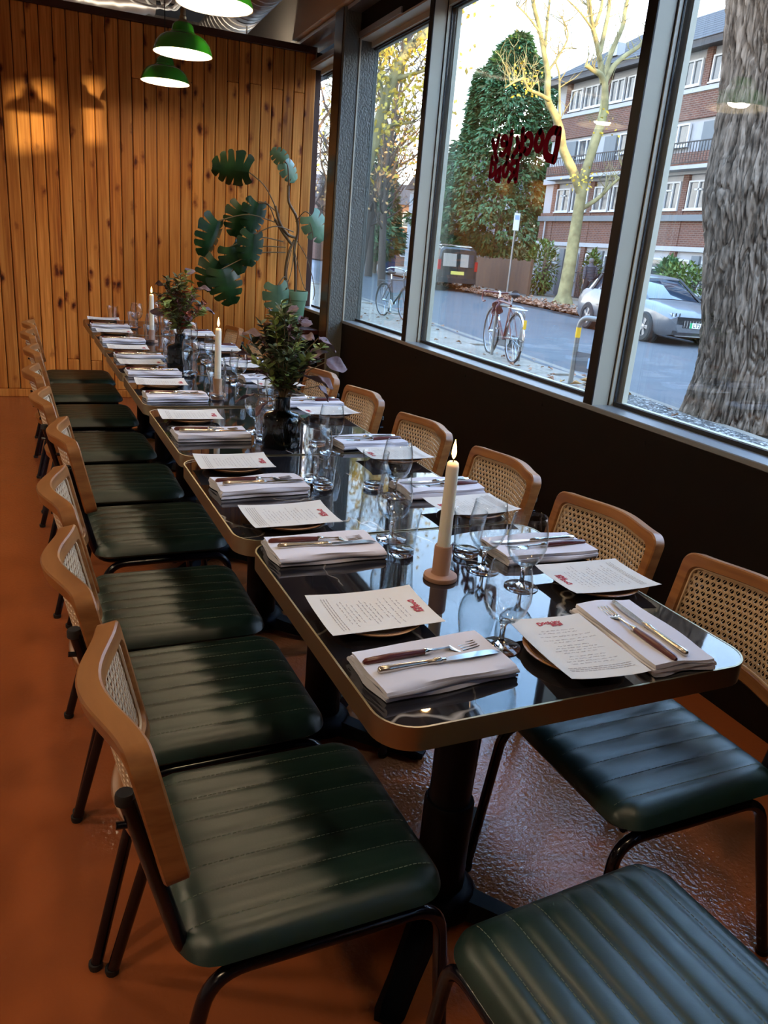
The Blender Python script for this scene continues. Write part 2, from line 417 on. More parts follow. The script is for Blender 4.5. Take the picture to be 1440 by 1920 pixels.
sl = MB().cbox((XW-.004, 1.0, ZS-.022), (XG+.02, 5.74, ZS), .003).cbox((XW-.004, 5.93, ZS-.022), (XG+.02, YB-.005, ZS), .003)
sl = sl.build('trim_5', M['sill']); struct(sl)

MULL = [(1.02, 'solid'), (2.63, 'm'), (4.565, 'm')]
def mullion(y):
    "a deep mullion: dark nose to the room, grey reveals, rebates and gaskets at the glass"
    t = MB().box((XW, y-.028, ZS-.02), (XW+.006, y+.028, ZH)).build('trim_6', M['alu_dark']); struct(t)
    MB().box((XW+.006, y-.028, ZS), (XG-.03, y+.028, ZH)).build('reveal', M['alu'], t)
    MB().box((XG-.03, y-.036, ZS), (XG-.012, y+.036, ZH)).build('glazing_bead', M['alu'], t)
    MB().box((XG-.034, y-.031, ZS), (XG-.03, y+.031, ZH)).box((XG-.012, y-.040, ZS), (XG-.004, y+.040, ZH)).build('gasket', M['gasket'], t)
    MB().box((XG+.024, y-.046, ZS), (XG+.05, y+.046, ZH)).build('outer_cap', M['alu'], t)
    return t
for y in (2.63, 4.565): mullion(y)
def window(n, y0, y1, z0=ZS, z1=ZH):
    w = link('window_%d' % n, None, None, (XG, (y0+y1)/2, z0)); struct(w)
    h = (y1-y0)/2; H = z1-z0
    for x in (-.003, .017): MB().box((x, -h, 0), (x+.005, h, H)).build('pane', M['glass'], w)
    MB().box((-.113, -h, H-.012), (-.012, h, H)).build('head_reveal', M['alu'], w)
    f = MB().box((-.03, -h, H-.045), (-.012, h, H-.012)).box((.024, -h, H-.05), (.05, h, H))
    f.box((.024, -h, -.03), (.05, h, .012)); f.build('frame', M['alu'], w)
    g = MB().box((-.012, -h, H-.055), (-.004, h, H-.03)).box((-.012, -h, 0), (-.004, h, .016)); g.build('gasket', M['gasket'], w)
    return w
window(1, 4.60, 5.735); window(2, 2.665, 4.53); window(3, 1.0, 2.595); window(4, 5.93, YB-.01)
MB().box((-.04, -.485, 0), (.03, -.41, ZH-ZS)).build('jamb', M['alu'], bpy.data.objects['window_4'])
window(5, -2.6, -.94, 2.32, 2.82); window(6, -.54, .45, 2.32, 2.82)  # unseen panes, set where low sun must enter to light the timber wall
# dark plastered pillar between the window bays
pil = MB().cbox((1.885, 5.735, 0), (XG+.03, 5.93, WT+.02), .006).build('pillar', M['plaster']); struct(pil)
MB().box((1.879, 5.76, 0), (1.885, 5.93, WT+.02)).build('reflection_brown_face', mat('pillar_reflection_brown', (.05,.026,.018), .18), pil)  # pillar's room face; the timber wall's reflection is put into its brown
MB().box((XG-.115, 5.727, ZS), (XG-.105, 5.735, ZH)).build('corner_bead', M['alu'], pil)
# outside canopy above the glass
can = MB().box((XG+.05, 1.0, ZH-.01), (XG+.115, YB+2, ZH+.25)).build('trim_7', M['soffit']); struct(can)
MB().box((XG+.05, 1.0, 0), (XG+.09, YB+2, ZS-.03)).build('trim_8', M['panel']); struct(bpy.data.objects['trim_8'])

# services under the ceiling
def spiral_duct(y0, y1, r):
    mb = MB(); prof = []; n = int((y1-y0)/.11)
    pts = [(0, y0, 0)]; rs = [r]
    for i in range(n):
        y = y0+(i+.5)*(y1-y0)/n
        for d, rr in ((-.010, r), (-.006, r+.005), (.006, r+.005), (.010, r)):
            pts.append((0, y+d, 0)); rs.append(rr)
    pts.append((0, y1, 0)); rs.append(r)
    mb.tube(pts, rs, 28, caps=False); return mb
t = thing('spiral_duct', 'galvanised spiral ventilation duct running under the concrete ceiling', 'duct', (1.47, 0, 3.14))
spiral_duct(2.5, YB+2.1, .19).build('duct_pipe', M['galv'], t, smooth=30)
for y in (3.6, 5.4, 7.9):
    h = MB(); h.tube([(0.195*cos(a*pi/12), y, .195*sin(a*pi/12)) for a in range(0, 13)] , .006, 6).tube([(.195, y, 0), (.195, y, .21)], .004, 6).tube([(-.195, y, 0), (-.195, y, .21)], .004, 6)
    h.build('hanger', M['galv'], t)
t = thing('cable_coil', 'loop of white cable hanging under the ceiling above the timber wall', 'cable', (.75, 7.05, 3.06))
c = MB()
for k, (dx, rx, rz, dz) in enumerate(((0, .17, .10, 0), (.10, .13, .085, -.005), (.17, .075, .07, -.01))):
    c.tube([(dx+rx*cos(a*pi/16), .02*k+.02*sin(a), rz*sin(a*pi/16)+dz) for a in range(32)], .011, 8, closed=True)
c.build('loop', M['cable_white'], t, smooth=60)
MB().tube(spline([(-.17, 0, 0), (-.22, .0, .12), (-.2, .02, .2), (-.12, .02, .28)], 6), .011, 8).build('tail', M['cable_white'], t, smooth=60)
for x in (-.02, .12): MB().box((x, .0, .08), (x+.02, .02, .29)).build('strap', M['gasket'], t)
t = thing('cable_tray', 'black perforated cable tray under the ceiling behind the lamps', 'cable tray', (.95, 7.6, 3.08))
MB().box((-1.2, -.2, 0), (.3, .2, .012)).build('tray_bed', M['gasket'], t)
for y in (-.2, .19): MB().box((-1.2, y, .012), (.3, y+.01, .06)).build('tray_side', M['galv'], t)
for x in (-1.0, .1): MB().box((x, -.01, .012), (x+.02, .01, .27)).build('hanger', M['galv'], t)
t = thing('foil_duct', 'crumpled silver foil duct lying above the timber wall top', 'duct', (-.05, 7.30, 3.04))
pts = []; rs = []
for i in range(60):
    pts.append((-1.5+i*.04, .04*sin(i*.3), .02*sin(i*.23))); rs.append(.10+.008*(i % 2)+.006*sin(i*1.7))
MB().tube(pts, rs, 18).build('foil_hose', M['galv'], t, smooth=60)
MB().box((-.9, -.12, -.135), (-.86, .12, -.12)).box((-.9, -.13, -.135), (-.86, -.12, .32)).box((-.9, .12, -.135), (-.86, .13, .32)).build('bracket', M['galv'], t)

t = thing('added_batten_light', 'added hidden fluorescent batten brightening the void behind the top of the timber wall', 'light', (.6, 7.065, 2.72))  # added unseen source that brightens the ceiling void
MB().box((-1.6, -.035, -.05), (1.3, .035, 0)).build('housing', M['cable_white'], t)
MB().tube([(-1.55, 0, .03), (1.25, 0, .03)], .014, 10).build('tube', mat('added_fill_tube', (1,1,1), .5, emit=((1.0, .86, .68), 11.0)), t, smooth=50)
for x in (-1.57, 1.25): MB().box((x, -.02, 0), (x+.02, .02, .05)).build('lamp_holder', M['cable_white'], t)
for x in (-1.2, .9): MB().box((x, -.006, 0), (x+.01, .006, CEIL-2.72)).build('hanger', M['galv'], t)

# ================================================================== PENDANT LAMPS
def lamp(loc, label, group='green pendant lamps over the table row', watt=1.0):
    t = thing('pendant_lamp', label, 'lamp', loc, 0, group)
    R = .161
    outer = [(.030, .152), (.044, .150), (.054, .140), (.059, .122), (.061, .108), (.072, .101), (.076, .095), (.100, .090), (.124, .075), (.144, .050), (.155, .022), (.160, .006), (R, 0)]
    MB().lathe(outer, 40).build('shade', M['enamel_green'], t, smooth=35)
    inner = [(R, 0), (R-.004, .001), (.155, .007), (.150, .021), (.139, .047), (.120, .070), (.098, .084), (.056, .094), (.046, .100), (.0, .102)]
    MB().lathe(inner, 40).build('shade_lining', M['enamel_white'], t, smooth=50)
    MB().lathe([(.0, .222), (.012, .222), (.015, .212), (.015, .186), (.019, .182), (.019, .168), (.026, .164), (.034, .150), (.0, .150)], 20).build('brass_cap', M['brass'], t, smooth=40)
    MB().lathe([(.0, .022), (.016, .026), (.028, .040), (.030, .055), (.024, .072), (.014, .086), (.012, .101)], 20).build('bulb', M['bulb'], t, smooth=60)
    MB().tube([(0, 0, .222), (0, 0, CEIL-loc[2]-.025)], .0035, 6).build('flex', M['gasket'], t)
    MB().lathe([(.0, 0), (.045, 0), (.045, -.02), (.02, -.03), (0, -.03)], 20, (0, 0, CEIL-loc[2])).build('ceiling_rose', M['gasket'], t, smooth=40)
    ld = bpy.data.lights.new('lamp_light', 'POINT'); ld.energy = LAMP_W*watt; ld.color = (1.0, .77, .52); ld.shadow_soft_size = .05
    lo = link('lamp_light', ld, t, (0, 0, .054))
    return t
for (x, y, z), lb in (((.672, 3.80, 2.272), 'green pendant lamp nearest the camera, its top cut off by the photo edge'),
                      ((.712, 4.99, 2.295), 'middle green pendant lamp with brass cap above the table row'),
                      ((.748, 6.06, 2.308), 'small far green pendant lamp hanging lowest in view, before the timber wall')):
    lamp((x, y, z), lb)
# the same lamps go on over the near end of the row, out of the frame; the aisle and corner ones are added fill
QL = ['over the third table from the near end', 'over the nearest table', 'over the head chair', 'added fill over the near end of the aisle', 'added fill over the middle of the aisle', 'added fill over the far part of the aisle', 'added fill in the corner behind the viewer']
for q in ((.63, 2.6, 2.272), (.57, 1.4, 2.272), (.5, .2, 2.272), (-1.5, .2, 2.25), (-1.5, 2.2, 2.25), (-1.5, 4.2, 2.25), (-3.0, -1.5, 2.25)):
    qi = QL.pop(0); lamp(q, 'green pendant lamp outside the picture, '+qi, 'pendant lamps beyond the frame', 3.2 if 'aisle' in qi else 1.0)

# ================================================================== TABLES
def table(i, x0, y0, x1, y1, z, label):
    cx, cy = (x0+x1)/2, (y0+y1)/2
    t = thing('restaurant_table', label, 'table', T(cx, cy), ROW, 'brass edged black marble tables pushed into a row')
    a, c = (x1-x0)/2, (y1-y0)/2
    MB().prism(rrect(-a+.0035, -c+.0035, a-.0035, c-.0035, .058, 9), z-.03, z-.0006).build('table_top', M['marble'], t, smooth=40)
    o, n_ = rrect(-a, -c, a, c, .062, 9), rrect(-a+.0035, -c+.0035, a-.0035, c-.0035, .058, 9)
    k = len(o); vs = [(x, y, z-.038) for x, y in o]+[(x, y, z) for x, y in o]+[(x, y, z) for x, y in n_]+[(x, y, z-.038) for x, y in n_]
    fs = []
    for q in range(k):
        r = (q+1) % k
        fs += [(q, r, k+r, k+q), (k+q, k+r, 2*k+r, 2*k+q), (2*k+q, 2*k+r, 3*k+r, 3*k+q), (3*k+q, 3*k+r, r, q)]
    MB().add(vs, fs).build('brass_edge', M['brass'], t, smooth=40)
    MB().prism(rrect(-a+.02, -c+.02, a-.02, c-.02, .05, 6), z-.05, z-.03).box((-.2, -.2, z-.062), (.2, .2, z-.05)).build('underframe', M['iron'], t)
    MB().lathe([(.044, .03), (.044, z-.06)], 24).lathe([(.053, .03), (.053, .28), (.05, .286), (.044, .286)], 24).build('pedestal', M['iron'], t, smooth=40)
    MB().lathe([(.0, .068), (.06, .068), (.075, .06), (.085, .045), (.085, .02), (.0, .02)], 24).build('hub', M['iron'], t, smooth=40)
    for k in range(4):
        A = pi/4 + k*pi/2; m_ = Matrix.Rotation(A, 4, 'Z')
        f = MB()
        P = []
        for (r, w, h0, h1) in ((.03, .042, .022, .062), (.12, .036, .018, .050), (.22, .031, .014, .036), (.30, .030, .012, .028), (.325, .022, .012, .022)):
            P.append([(r, -w, h0), (r, w, h0), (r, w*.55, h1), (r, -w*.55, h1)])
        vs = [p for s in P for p in s]; fs = [(3, 2, 1, 0), (16, 17, 18, 19)]
        for s in range(4):
            for e in range(4): fs.append((s*4+e, s*4+(e+1) % 4, s*4+4+(e+1) % 4, s*4+4+e))
        f.add(vs, fs).lathe([(0, 0), (.018, 0), (.018, .014), (0, .014)], 12, (.295, 0, 0)).xf(m_)
        f.build('foot', M['iron'], t, smooth=35)
    return t
TB = [(.420, .795, 1.120, 1.515), (.401, 1.523, 1.101, 2.196), (.410, 2.210, 1.110, 2.886), (.408, 2.926, 1.108, 3.606), (.405, 3.615, 1.105, 4.300), (.410, 4.330, 1.110, 5.02), (.410, 5.045, 1.110, 5.83)]
TH = [.75]*7
for i, r in enumerate(TB):
    table(i, *r, TH[i], ('black marble table with brass edge at the near end of the row' if i == 0 else 'black marble table with brass edge, %s in the row counted from the near end' % ORD[i]))

# ================================================================== CHAIRS
def chair_parts():
    P = {}
    W2, D2, RC = .205, .205, .055
    nv, nu = 8*6+1, 22
    def rc(s, t):
        x, y = s*D2, t*W2
        ax, ay = abs(x)-(D2-RC), abs(y)-(W2-RC)
        if ax > 0 and ay > 0:
            m_ = max(ax, ay); l = hypot(ax, ay); k = m_/l
            x = math.copysign(D2-RC+ax*k, x); y = math.copysign(W2-RC+ay*k, y)
        return x, y
    us = [-1, -.985, -.95, -.9, -.84] + [-.74+1.48*k/(nu-11) for k in range(nu-10)] + [.84, .9, .95, .985, 1]
    def vmap(j): return -1 + 2*j/(nv-1)
    def edge(s):
        d = (1-abs(s))*D2; e = .05
        return 1 if d >= e else sqrt(max(0, 1-(1-d/e)**2))
    def top(i, j):
        s, t = us[i], vmap(j); x, y = rc(s, t)
        rib = abs(sin(pi*8*(t+1)/2))**.38
        fade = min(1, (1-abs(s))*D2/.03)
        z = .428 + .034*edge(s)*edge(t) + .0046*(rib-.8)*fade*edge(t) + .004*(1-s*s)*(1-t*t)
        return (x, y, z)
    def bot(i, j):
        s, t = us[i], vmap(j); x, y = rc(s, t)
        return (x, y, .428 - .016*edge(s)*edge(t))
    mb = MB().grid(top, len(us), nv, True).grid(bot, len(us), nv)
    P['seat'] = mb.mesh('seat', M['leather'], 80)
    st = MB()
    for g in range(1, 8):
        t = -1+2*g/8; L = .40; n = 46
        for k in range(n):
            s0 = -.93+1.86*(k+.12)/n; s1 = -.93+1.86*(k+.82)/n
            p = []
            for s in (s0, s1):
                x, y = rc(s, t); fade = min(1, (1-abs(s))*D2/.03)
                z = .428 + .034*edge(s)*edge(t) + .0046*(-.8)*fade*edge(t)+.004*(1-s*s)*(1-t*t)
                p.append((x, y, z+.0008))
            (xa, ya, za), (xb, yb, zb) = p
            w = .0007
            st.add([(xa, ya-w, za), (xb, yb-w, zb), (xb, yb+w, zb), (xa, ya+w, za), (xa, ya, za+.0009), (xb, yb, zb+.0009)], [(0,1,5,4), (3,4,5,2), (0,4,3), (1,2,5)])
    P['stitching'] = st.mesh('stitching', M['stitch'])
    # bowed back: coordinates (y across, h up the tilted back)
    BWID, BH, HB, BOW = .192, .215, .560, .042
    def bp(y, h, d):
        "d = depth towards the sitter"
        x = -.218 - .048*(h/BH) - BOW*cos(min(1, abs(y)/BWID)*pi/2)**2 + .012
        return Vector((x + d, y, HB + h + d*.2))
    o = rrect(-BWID, 0, BWID, BH, .03, 6); n_ = rrect(-BWID+.027, .027, BWID-.027, BH-.027, .022, 6)
    # resample straight runs so that the rails bow
    def dense(poly, inner):
        out = []; k = len(poly)
        for i in range(k):
            a, c = poly[i], poly[(i+1) % k]
            nn = 16 if abs(a[0]-c[0]) > .1 else (4 if abs(a[1]-c[1]) > .1 else 1)
            for s in range(nn): out.append((a[0]+(c[0]-a[0])*s/nn, a[1]+(c[1]-a[1])*s/nn))
        return out
    o, n_ = dense(o, 0), dense(n_, 0); k = len(o)
    d0, d1 = -.017, .017
    rings = []
    def ring(pl, d, sh=0):
        cxm = BH/2
        return [bp(y*(1-sh/BWID), cxm+(h-cxm)*(1-sh/(BH/2)), d) for y, h in pl]
    R = [ring(o, d0, .003), ring(o, d0+.003), ring(o, d1-.003), ring(o, d1, .003), ring(n_, d1, -.002), ring(n_, d1-.003), ring(n_, d0+.003), ring(n_, d0, -.002)]
    vs = [p for r in R for p in r]; fs = []
    for a in range(8):
        b_ = (a+1) % 8
        for q in range(k):
            r = (q+1) % k; fs.append((a*k+q, a*k+r, b_*k+r, b_*k+q))
    P['back_frame'] = MB().add(vs, fs).mesh('back_frame', M['beech'], 40)
    # woven cane: a plate of eight-sided holes plus raised diagonal strands
    cw, chh = (BWID-.020)*2, BH-.040
    nx, nz = 26, 13; px_, pz = cw/nx, chh/nz
    cv = MB(); DC = .004
    def cp(a, c, d=DC): return bp(max(-cw/2, min(cw/2, -cw/2+a*px_)), .020+c*pz, d)
    for i_ in range(nx+1):
        for j in range(nz):
            i = i_-.5 if j % 2 else i_
            if i > nx-1+.4: continue
            sq = [(0, 0), (.5, 0), (1, 0), (1, .5), (1, 1), (.5, 1), (0, 1), (0, .5)]
            ho = [(.5+.39*cos(a), .5+.39*sin(a)) for a in [(-3*pi/4)+q*pi/4 for q in range(8)]]
            vs = [cp(i+a, j+c) for a, c in sq] + [cp(i+a, j+c) for a, c in ho]
            vs += [cp(i+a, j+c, DC-.0022) for a, c in ho]
            fs = [(q, (q+1) % 8, 8+(q+1) % 8, 8+q) for q in range(8)] + [(8+q, 8+(q+1) % 8, 16+(q+1) % 8, 16+q) for q in range(8)]
            cv.add(vs, fs)
            vs = [cp(i+a, j+c, DC-.0022) for a, c in sq] + [cp(i+a, j+c, DC-.0022) for a, c in ho]
            cv.add(vs, [(q, 8+q, 8+(q+1) % 8, (q+1) % 8) for q in range(8)])
    P['cane'] = cv.mesh('cane_panel', M['cane'])
    sp = MB()
    for sgn in (-1, 1):
        for q in range(-nz, nx+nz+1):
            seg = []
            for j in range(0, nz*2+1):
                a = q + .25 + sgn*j/4; c_ = j/2
                if 0 <= a <= nx: seg.append(cp(a, c_, DC+.0006))
            if len(seg) > 1: sp.tube(seg, .0009, 3, caps=False)
    P['strands'] = sp.mesh('diagonal_strands', M['cane'])
    ed = [bp(y*1.0, h, .0085) for y, h in dense(rrect(-BWID+.029, .029, BWID-.029, BH-.029, .020, 5), 0)]
    P['spline'] = MB().tube(ed, .0028, 5, closed=True).mesh('cane_spline', M['cane'], 60)
    r = .0115
    posts = []; legs = []
    for s in (-1, 1):
        y = s*.155
        pts = bend([(-.268, y, .70), (-.192, y, .405), (-.10, y, .398), (.16, y, .398)], .06, 6)
        mb = MB().tube(pts, r, 12)
        P['post%d' % s] = mb.mesh('back_post', M['tube'], 50)
        y = s*.186
        fr = MB().tube(bend([(.228, y*1.12, .004), (.196, y, .398), (-.0, y, .398)], .055, 7), r, 12)
        rr = MB().tube(bend([(-.262, y*1.17, .004), (-.165, y, .398), (.0, y, .398)], .055, 7), r, 12)
        P['fleg%d' % s] = fr.mesh('leg', M['tube'], 50); P['rleg%d' % s] = rr.mesh('leg', M['tube'], 50)
    P['rail'] = MB().tube([(.12, -.186, .398), (.12, .186, .398)], .009, 10).tube([(-.12, -.186, .398), (-.12, .186, .398)], .009, 10).box((-.13, -.16, .407), (.13, .16, .414)).mesh('seat_rail', M['tube'], 50)
    for s in (-1, 1):
        cap = MB().lathe([(0, .003), (.0105, .003), (.0125, 0), (.0125, -.012), (0, -.012)], 12, (-.268, s*.155, .70))
        P['cap%d' % s] = cap.mesh('post_cap', M['rubber'], 40)
        P['bolt%d' % s] = MB().tube([(-.280, s*.155, .655), (-.232, s*.155, .650)], .005, 8).mesh('bolt', M['tube'], 40)
        for nm, x, yy in (('ffoot', .228, s*.186*1.12), ('rfoot', -.262, s*.186*1.17)):
            P['%s%d' % (nm, s)] = MB().lathe([(0, .0), (.0125, 0), (.0135, .004), (.0135, .014), (0, .014)], 12, (x, yy, 0)).mesh('foot_glide', M['rubber'], 40)
    return P
CP = chair_parts()
def chair(x, y, rz, label, group):
    t = thing('dining_chair', label, 'chair', T(x, y), ROW+rz, group)
    se = link('seat', CP['seat'], t); stuff(link('stitching', CP['stitching'], se))
    bf = link('back_frame', CP['back_frame'], t)
    cn = stuff(link('cane_panel', CP['cane'], t)); stuff(link('diagonal_strands', CP['strands'], cn)); link('cane_spline', CP['spline'], cn)
    for s in (-1, 1):
        bpst = link('back_post', CP['post%d' % s], t); link('post_cap', CP['cap%d' % s], bpst); link('bolt', CP['bolt%d' % s], bpst)
        link('foot_glide', CP['ffoot%d' % s], link('leg', CP['fleg%d' % s], t)); link('foot_glide', CP['rfoot%d' % s], link('leg', CP['rleg%d' % s], t))
    link('seat_rail', CP['rail'], t)
    return t
rj = random.Random(5)
LC = [(.355, 1.0, 0), (.325, 1.46, .01), (.330, 1.91, -.01), (.372, 2.49, .015), (.335, 3.01, -.01), (.318, 3.56, .01), (.330, 4.19, .0), (.322, 4.80, .01), (.338, 5.29, 0)]
for i, (x, y, a) in enumerate(LC):
    lb = 'green leather chair on the aisle side, ' + ('nearest the camera' if i == 0 else ('farthest, by the timber wall' if i == 8 else '%s from the near end' % ORD[i]))
    chair(x, y, a, lb, 'chairs along the aisle side of the tables')
RCH = [(1.115, 1.015, 0), (1.105, 1.475, .02), (1.112, 1.99, -.03), (1.098, 2.505, .03), (1.10, 3.09, .0), (1.09, 3.585, .02), (1.10, 4.14, -.02), (1.10, 4.74, .01), (1.10, 5.39, 0)]
for i, (x, y, a) in enumerate(RCH):
    lb = 'green leather cane backed chair on the window side, ' + ('nearest, cut by the right edge' if i == 0 else ('farthest, beyond the bouquets' if i == 8 else '%s from the near end' % ORD[i]))
    chair(x, y, pi+a, lb, 'chairs along the window side of the tables')
chair(.716, .535, pi/2+.055, 'green leather dining chair at the head of the table, in the bottom right corner', 'chair at the head of the table')

# ================================================================== PLACE SETTINGS
Z0 = .75
def ribbon(pts, th, x0, x1, wav):
    "a folded cloth: the path in (y,z), extruded along x with soft waves"
    n = len(pts); nx = 12; mb = MB()
    P2 = [Vector((0, p[0], p[1])) for p in pts]
    L, Rr = [], []
    for i, p in enumerate(P2):
        t = (P2[min(i+1, n-1)]-P2[max(i-1, 0)]).normalized(); nn = Vector((0, -t.z, t.y))
        L.append(p+nn*th/2); Rr.append(p-nn*th/2)
    loop = L+Rr[::-1]; k = len(loop)
    def pt(i, j):
        x = x0+(x1-x0)*i/(nx-1); p = loop[j % k]
        hgt = max(0, p.z-.004)/.02
        return (x + .003*sin(p.y*60+wav)+ .002*sin(j*.9+wav), p.y + .0022*sin(x*38+wav+p.z*200), p.z + hgt*(.0022*sin(x*30+wav*2+p.y*40)))
    mb.grid(pt, nx, k+1, True)
    mb.f.append(tuple(range(k))); mb.f.append(tuple((nx-1)*(k+1)+j for j in range(k))[::-1])
    return mb
def zig(layers=3, w=.062, t=.0066):
    pts = []; z = t*.5+.0006; s = 1
    for l in range(layers):
        for k in range(9): pts.append((s*(-w+2*w*k/8*.97), z + (.0008*l)))
        if l < layers-1:
            r = t*.5
            for a in range(1, 6):
                an = -pi/2+pi*a/6; pts.append((s*(w*.94 + (r+.001)*cos(an)), z+r+r*sin(an)))
        z += t; s = -s
    return pts
NAPK = [ribbon(zig(3), .0058, -.115, .115, w).mesh('folded_cloth', M['linen'], 60) for w in (0.3, 1.9, 3.7, 5.2)]
NTOP = .0216
def fork_parts():
    h = MB(); pts = [(-.105, 0, .004), (-.100, 0, .004), (-.06, 0, .0045), (-.02, 0, .0042), (.0, 0, .004)]
    h.tube(pts, [.003, .0062, .0068, .0056, .0046], 10)
    f = MB()
    f.tube([(0, 0, .004), (.006, 0, .004), (.010, 0, .004), (.014, 0, .004)], [.0052, .0056, .0040, .0032], 10)
    f.tube([(.014, 0, .004), (.035, 0, .0035), (.047, 0, .0028)], [.0030, .0022, .0030], 8)
    def hd(i, j):
        s = i/7; w = (.003+.0085*min(1, s*1.9)**.7); x = .045+.024*s
        y = -w+2*w*j/6
        return (x, y, .0030-.0035*sin(s*1.7)+ .10*y*y*8)
    f.grid(hd, 8, 7); f.grid(lambda i, j: (hd(i, j)[0], hd(i, j)[1], hd(i, j)[2]-.0014), 8, 7, True)
    for y in (-.0100, -.0034, .0034, .0100):
        f.tube([(.066, y, -.0002), (.082, y*.98, .0004), (.098, y*.95, .0032)], [.0017, .0016, .0007], 6)
    return h.mesh('handle', M['handle_red'], 50), f.mesh('fork_head', M['silver'], 50)
def knife_parts():
    h = MB()
    h.tube([(-.105, 0, .0045), (-.102, 0, .0045), (-.085, 0, .0045), (-.03, 0, .0042), (-.012, 0, .0042), (-.008, 0, .0042), (-.004, 0, .0042), (.0, 0, .0042), (.004, 0, .0042), (.010, 0, .004)],
           [.003, .0062, .0064, .0044, .0040, .0058, .0046, .0060, .0044, .0036], 10)
    b = MB()
    prof = [(.010, .0040, -.0040), (.03, .0062, -.0052), (.06, .0078, -.0060), (.085, .0074, -.0064), (.100, .0045, -.0066), (.108, -.0045, -.0060)]
    vs = []
    for x, a, c in prof: vs += [(x, a, .0046), (x, c, .0040), (x, c, .0036), (x, a, .0030)]
    fs = [(0, 1, 2, 3)]
    for i in range(len(prof)-1):
        for e in range(4): fs.append((i*4+e, i*4+4+e, i*4+4+(e+1) % 4, i*4+(e+1) % 4))
    b.add(vs, fs + [(20, 23, 22, 21)])
    return h.mesh('handle', M['silver_old'], 50), b.mesh('blade', M['silver'], 30)
FK, KN = fork_parts(), knife_parts()
pl_ = MB().lathe([(0, .004), (.055, .004), (.060, .005), (.078, .0135), (.084, .0155), (.0865, .0150), (.086, .0135), (.080, .0095), (.062, .0008), (.05, 0), (0, 0)], 40).mesh('plate_body', M['stoneware'], 40)
pr_ = MB()
for r_, z_ in ((.0665, .0082), (.0715, .0107), (.0765, .0133)): pr_.tube([(r_*cos(a*pi/20), r_*sin(a*pi/20), z_) for a in range(40)], .0006, 4, closed=True)
pr_ = pr_.mesh('rim_lines', mat('brown_glaze_line', (.11,.045,.02), .4))

# the house lettering, drawn as brush strokes (metres, y to the left as read from indoors)
LET = {'D1': (0.034, [(3.292, 1.9284), (3.29, 1.8734), (3.2995, 1.8119)]), 'D2': (0.0318, [(3.3052, 1.9296), (3.3361, 1.9357), (3.3684, 1.9202), (3.3856, 1.8843), (3.3788, 1.8462), (3.3525, 1.8238), (3.2995, 1.8119)]), 'o1': (0.0261, [(3.4487, 1.941), (3.4717, 1.9223), (3.4766, 1.888), (3.4489, 1.8633), (3.4247, 1.877), (3.4201, 1.911), (3.4487, 1.941)]), 'c': (0.0261, [(3.5755, 1.9206), (3.5611, 1.9353), (3.5309, 1.9309), (3.5132, 1.9049), (3.5193, 1.8737), (3.5442, 1.8577), (3.5701, 1.8721)]), 'k1': (0.0261, [(3.6073, 1.9625), (3.5973, 1.9046), (3.5989, 1.8453)]), 'k2': (0.0216, [(3.6532, 1.9308), (3.6348, 1.904), (3.5992, 1.8976)]), 'k3': (0.025, [(3.6126, 1.8914), (3.6485, 1.8687), (3.6755, 1.8449)]), 'l': (0.0261, [(3.7109, 1.9594), (3.7118, 1.9027), (3.7227, 1.8442)]), 'e': (0.0216, [(3.742, 1.9124), (3.7862, 1.9122), (3.8005, 1.9357), (3.775, 1.9466), (3.7476, 1.9277), (3.7412, 1.8938), (3.7702, 1.8661), (3.7999, 1.87)]), 'y1': (0.0216, [(3.8333, 1.9516), (3.8451, 1.9168), (3.8601, 1.8875)]), 'y2': (0.0227, [(3.8956, 1.9398), (3.8611, 1.8914), (3.8251, 1.8394)]), 'R1': (0.0239, [(3.6145, 1.8209), (3.6143, 1.7825), (3.6143, 1.7383)]), 'R2': (0.0205, [(3.6171, 1.8221), (3.6594, 1.8218), (3.6773, 1.8006), (3.6451, 1.7822), (3.6148, 1.7843)]), 'R3': (0.0216, [(3.6329, 1.7798), (3.6585, 1.7588), (3.681, 1.7392)]), 'o2': (0.0193, [(3.723, 1.8237), (3.7461, 1.8044), (3.7423, 1.774), (3.7194, 1.7635), (3.7014, 1.787), (3.7003, 1.8131), (3.723, 1.8237)]), 'a1': (0.0193, [(3.7766, 1.8023), (3.7818, 1.7683), (3.7795, 1.7433)]), 'a2': (0.0171, [(3.7778, 1.8005), (3.8079, 1.7887), (3.8178, 1.7623), (3.8006, 1.7442), (3.7756, 1.7604)]), 'd1': (0.0193, [(3.8763, 1.858), (3.8772, 1.8117), (3.8809, 1.7691)]), 'd2': (0.0182, [(3.8702, 1.8345), (3.8371, 1.821), (3.8301, 1.7937), (3.8498, 1.7715), (3.879, 1.7748)])}
def stroke2d(pts, w, n=7):
    "flat brush stroke -> list of (outline quads) in 2D"
    p = [Vector((a, b_, 0)) for a, b_ in pts]; p = spline(p, n) if len(p) > 2 else p
    out = []
    k = len(p)
    for i in range(k):
        t = (p[min(i+1, k-1)]-p[max(i-1, 0)]); t.normalize(); nn = Vector((-t.y, t.x, 0))
        out.append((p[i]+nn*w/2, p[i]-nn*w/2))
    return p, out
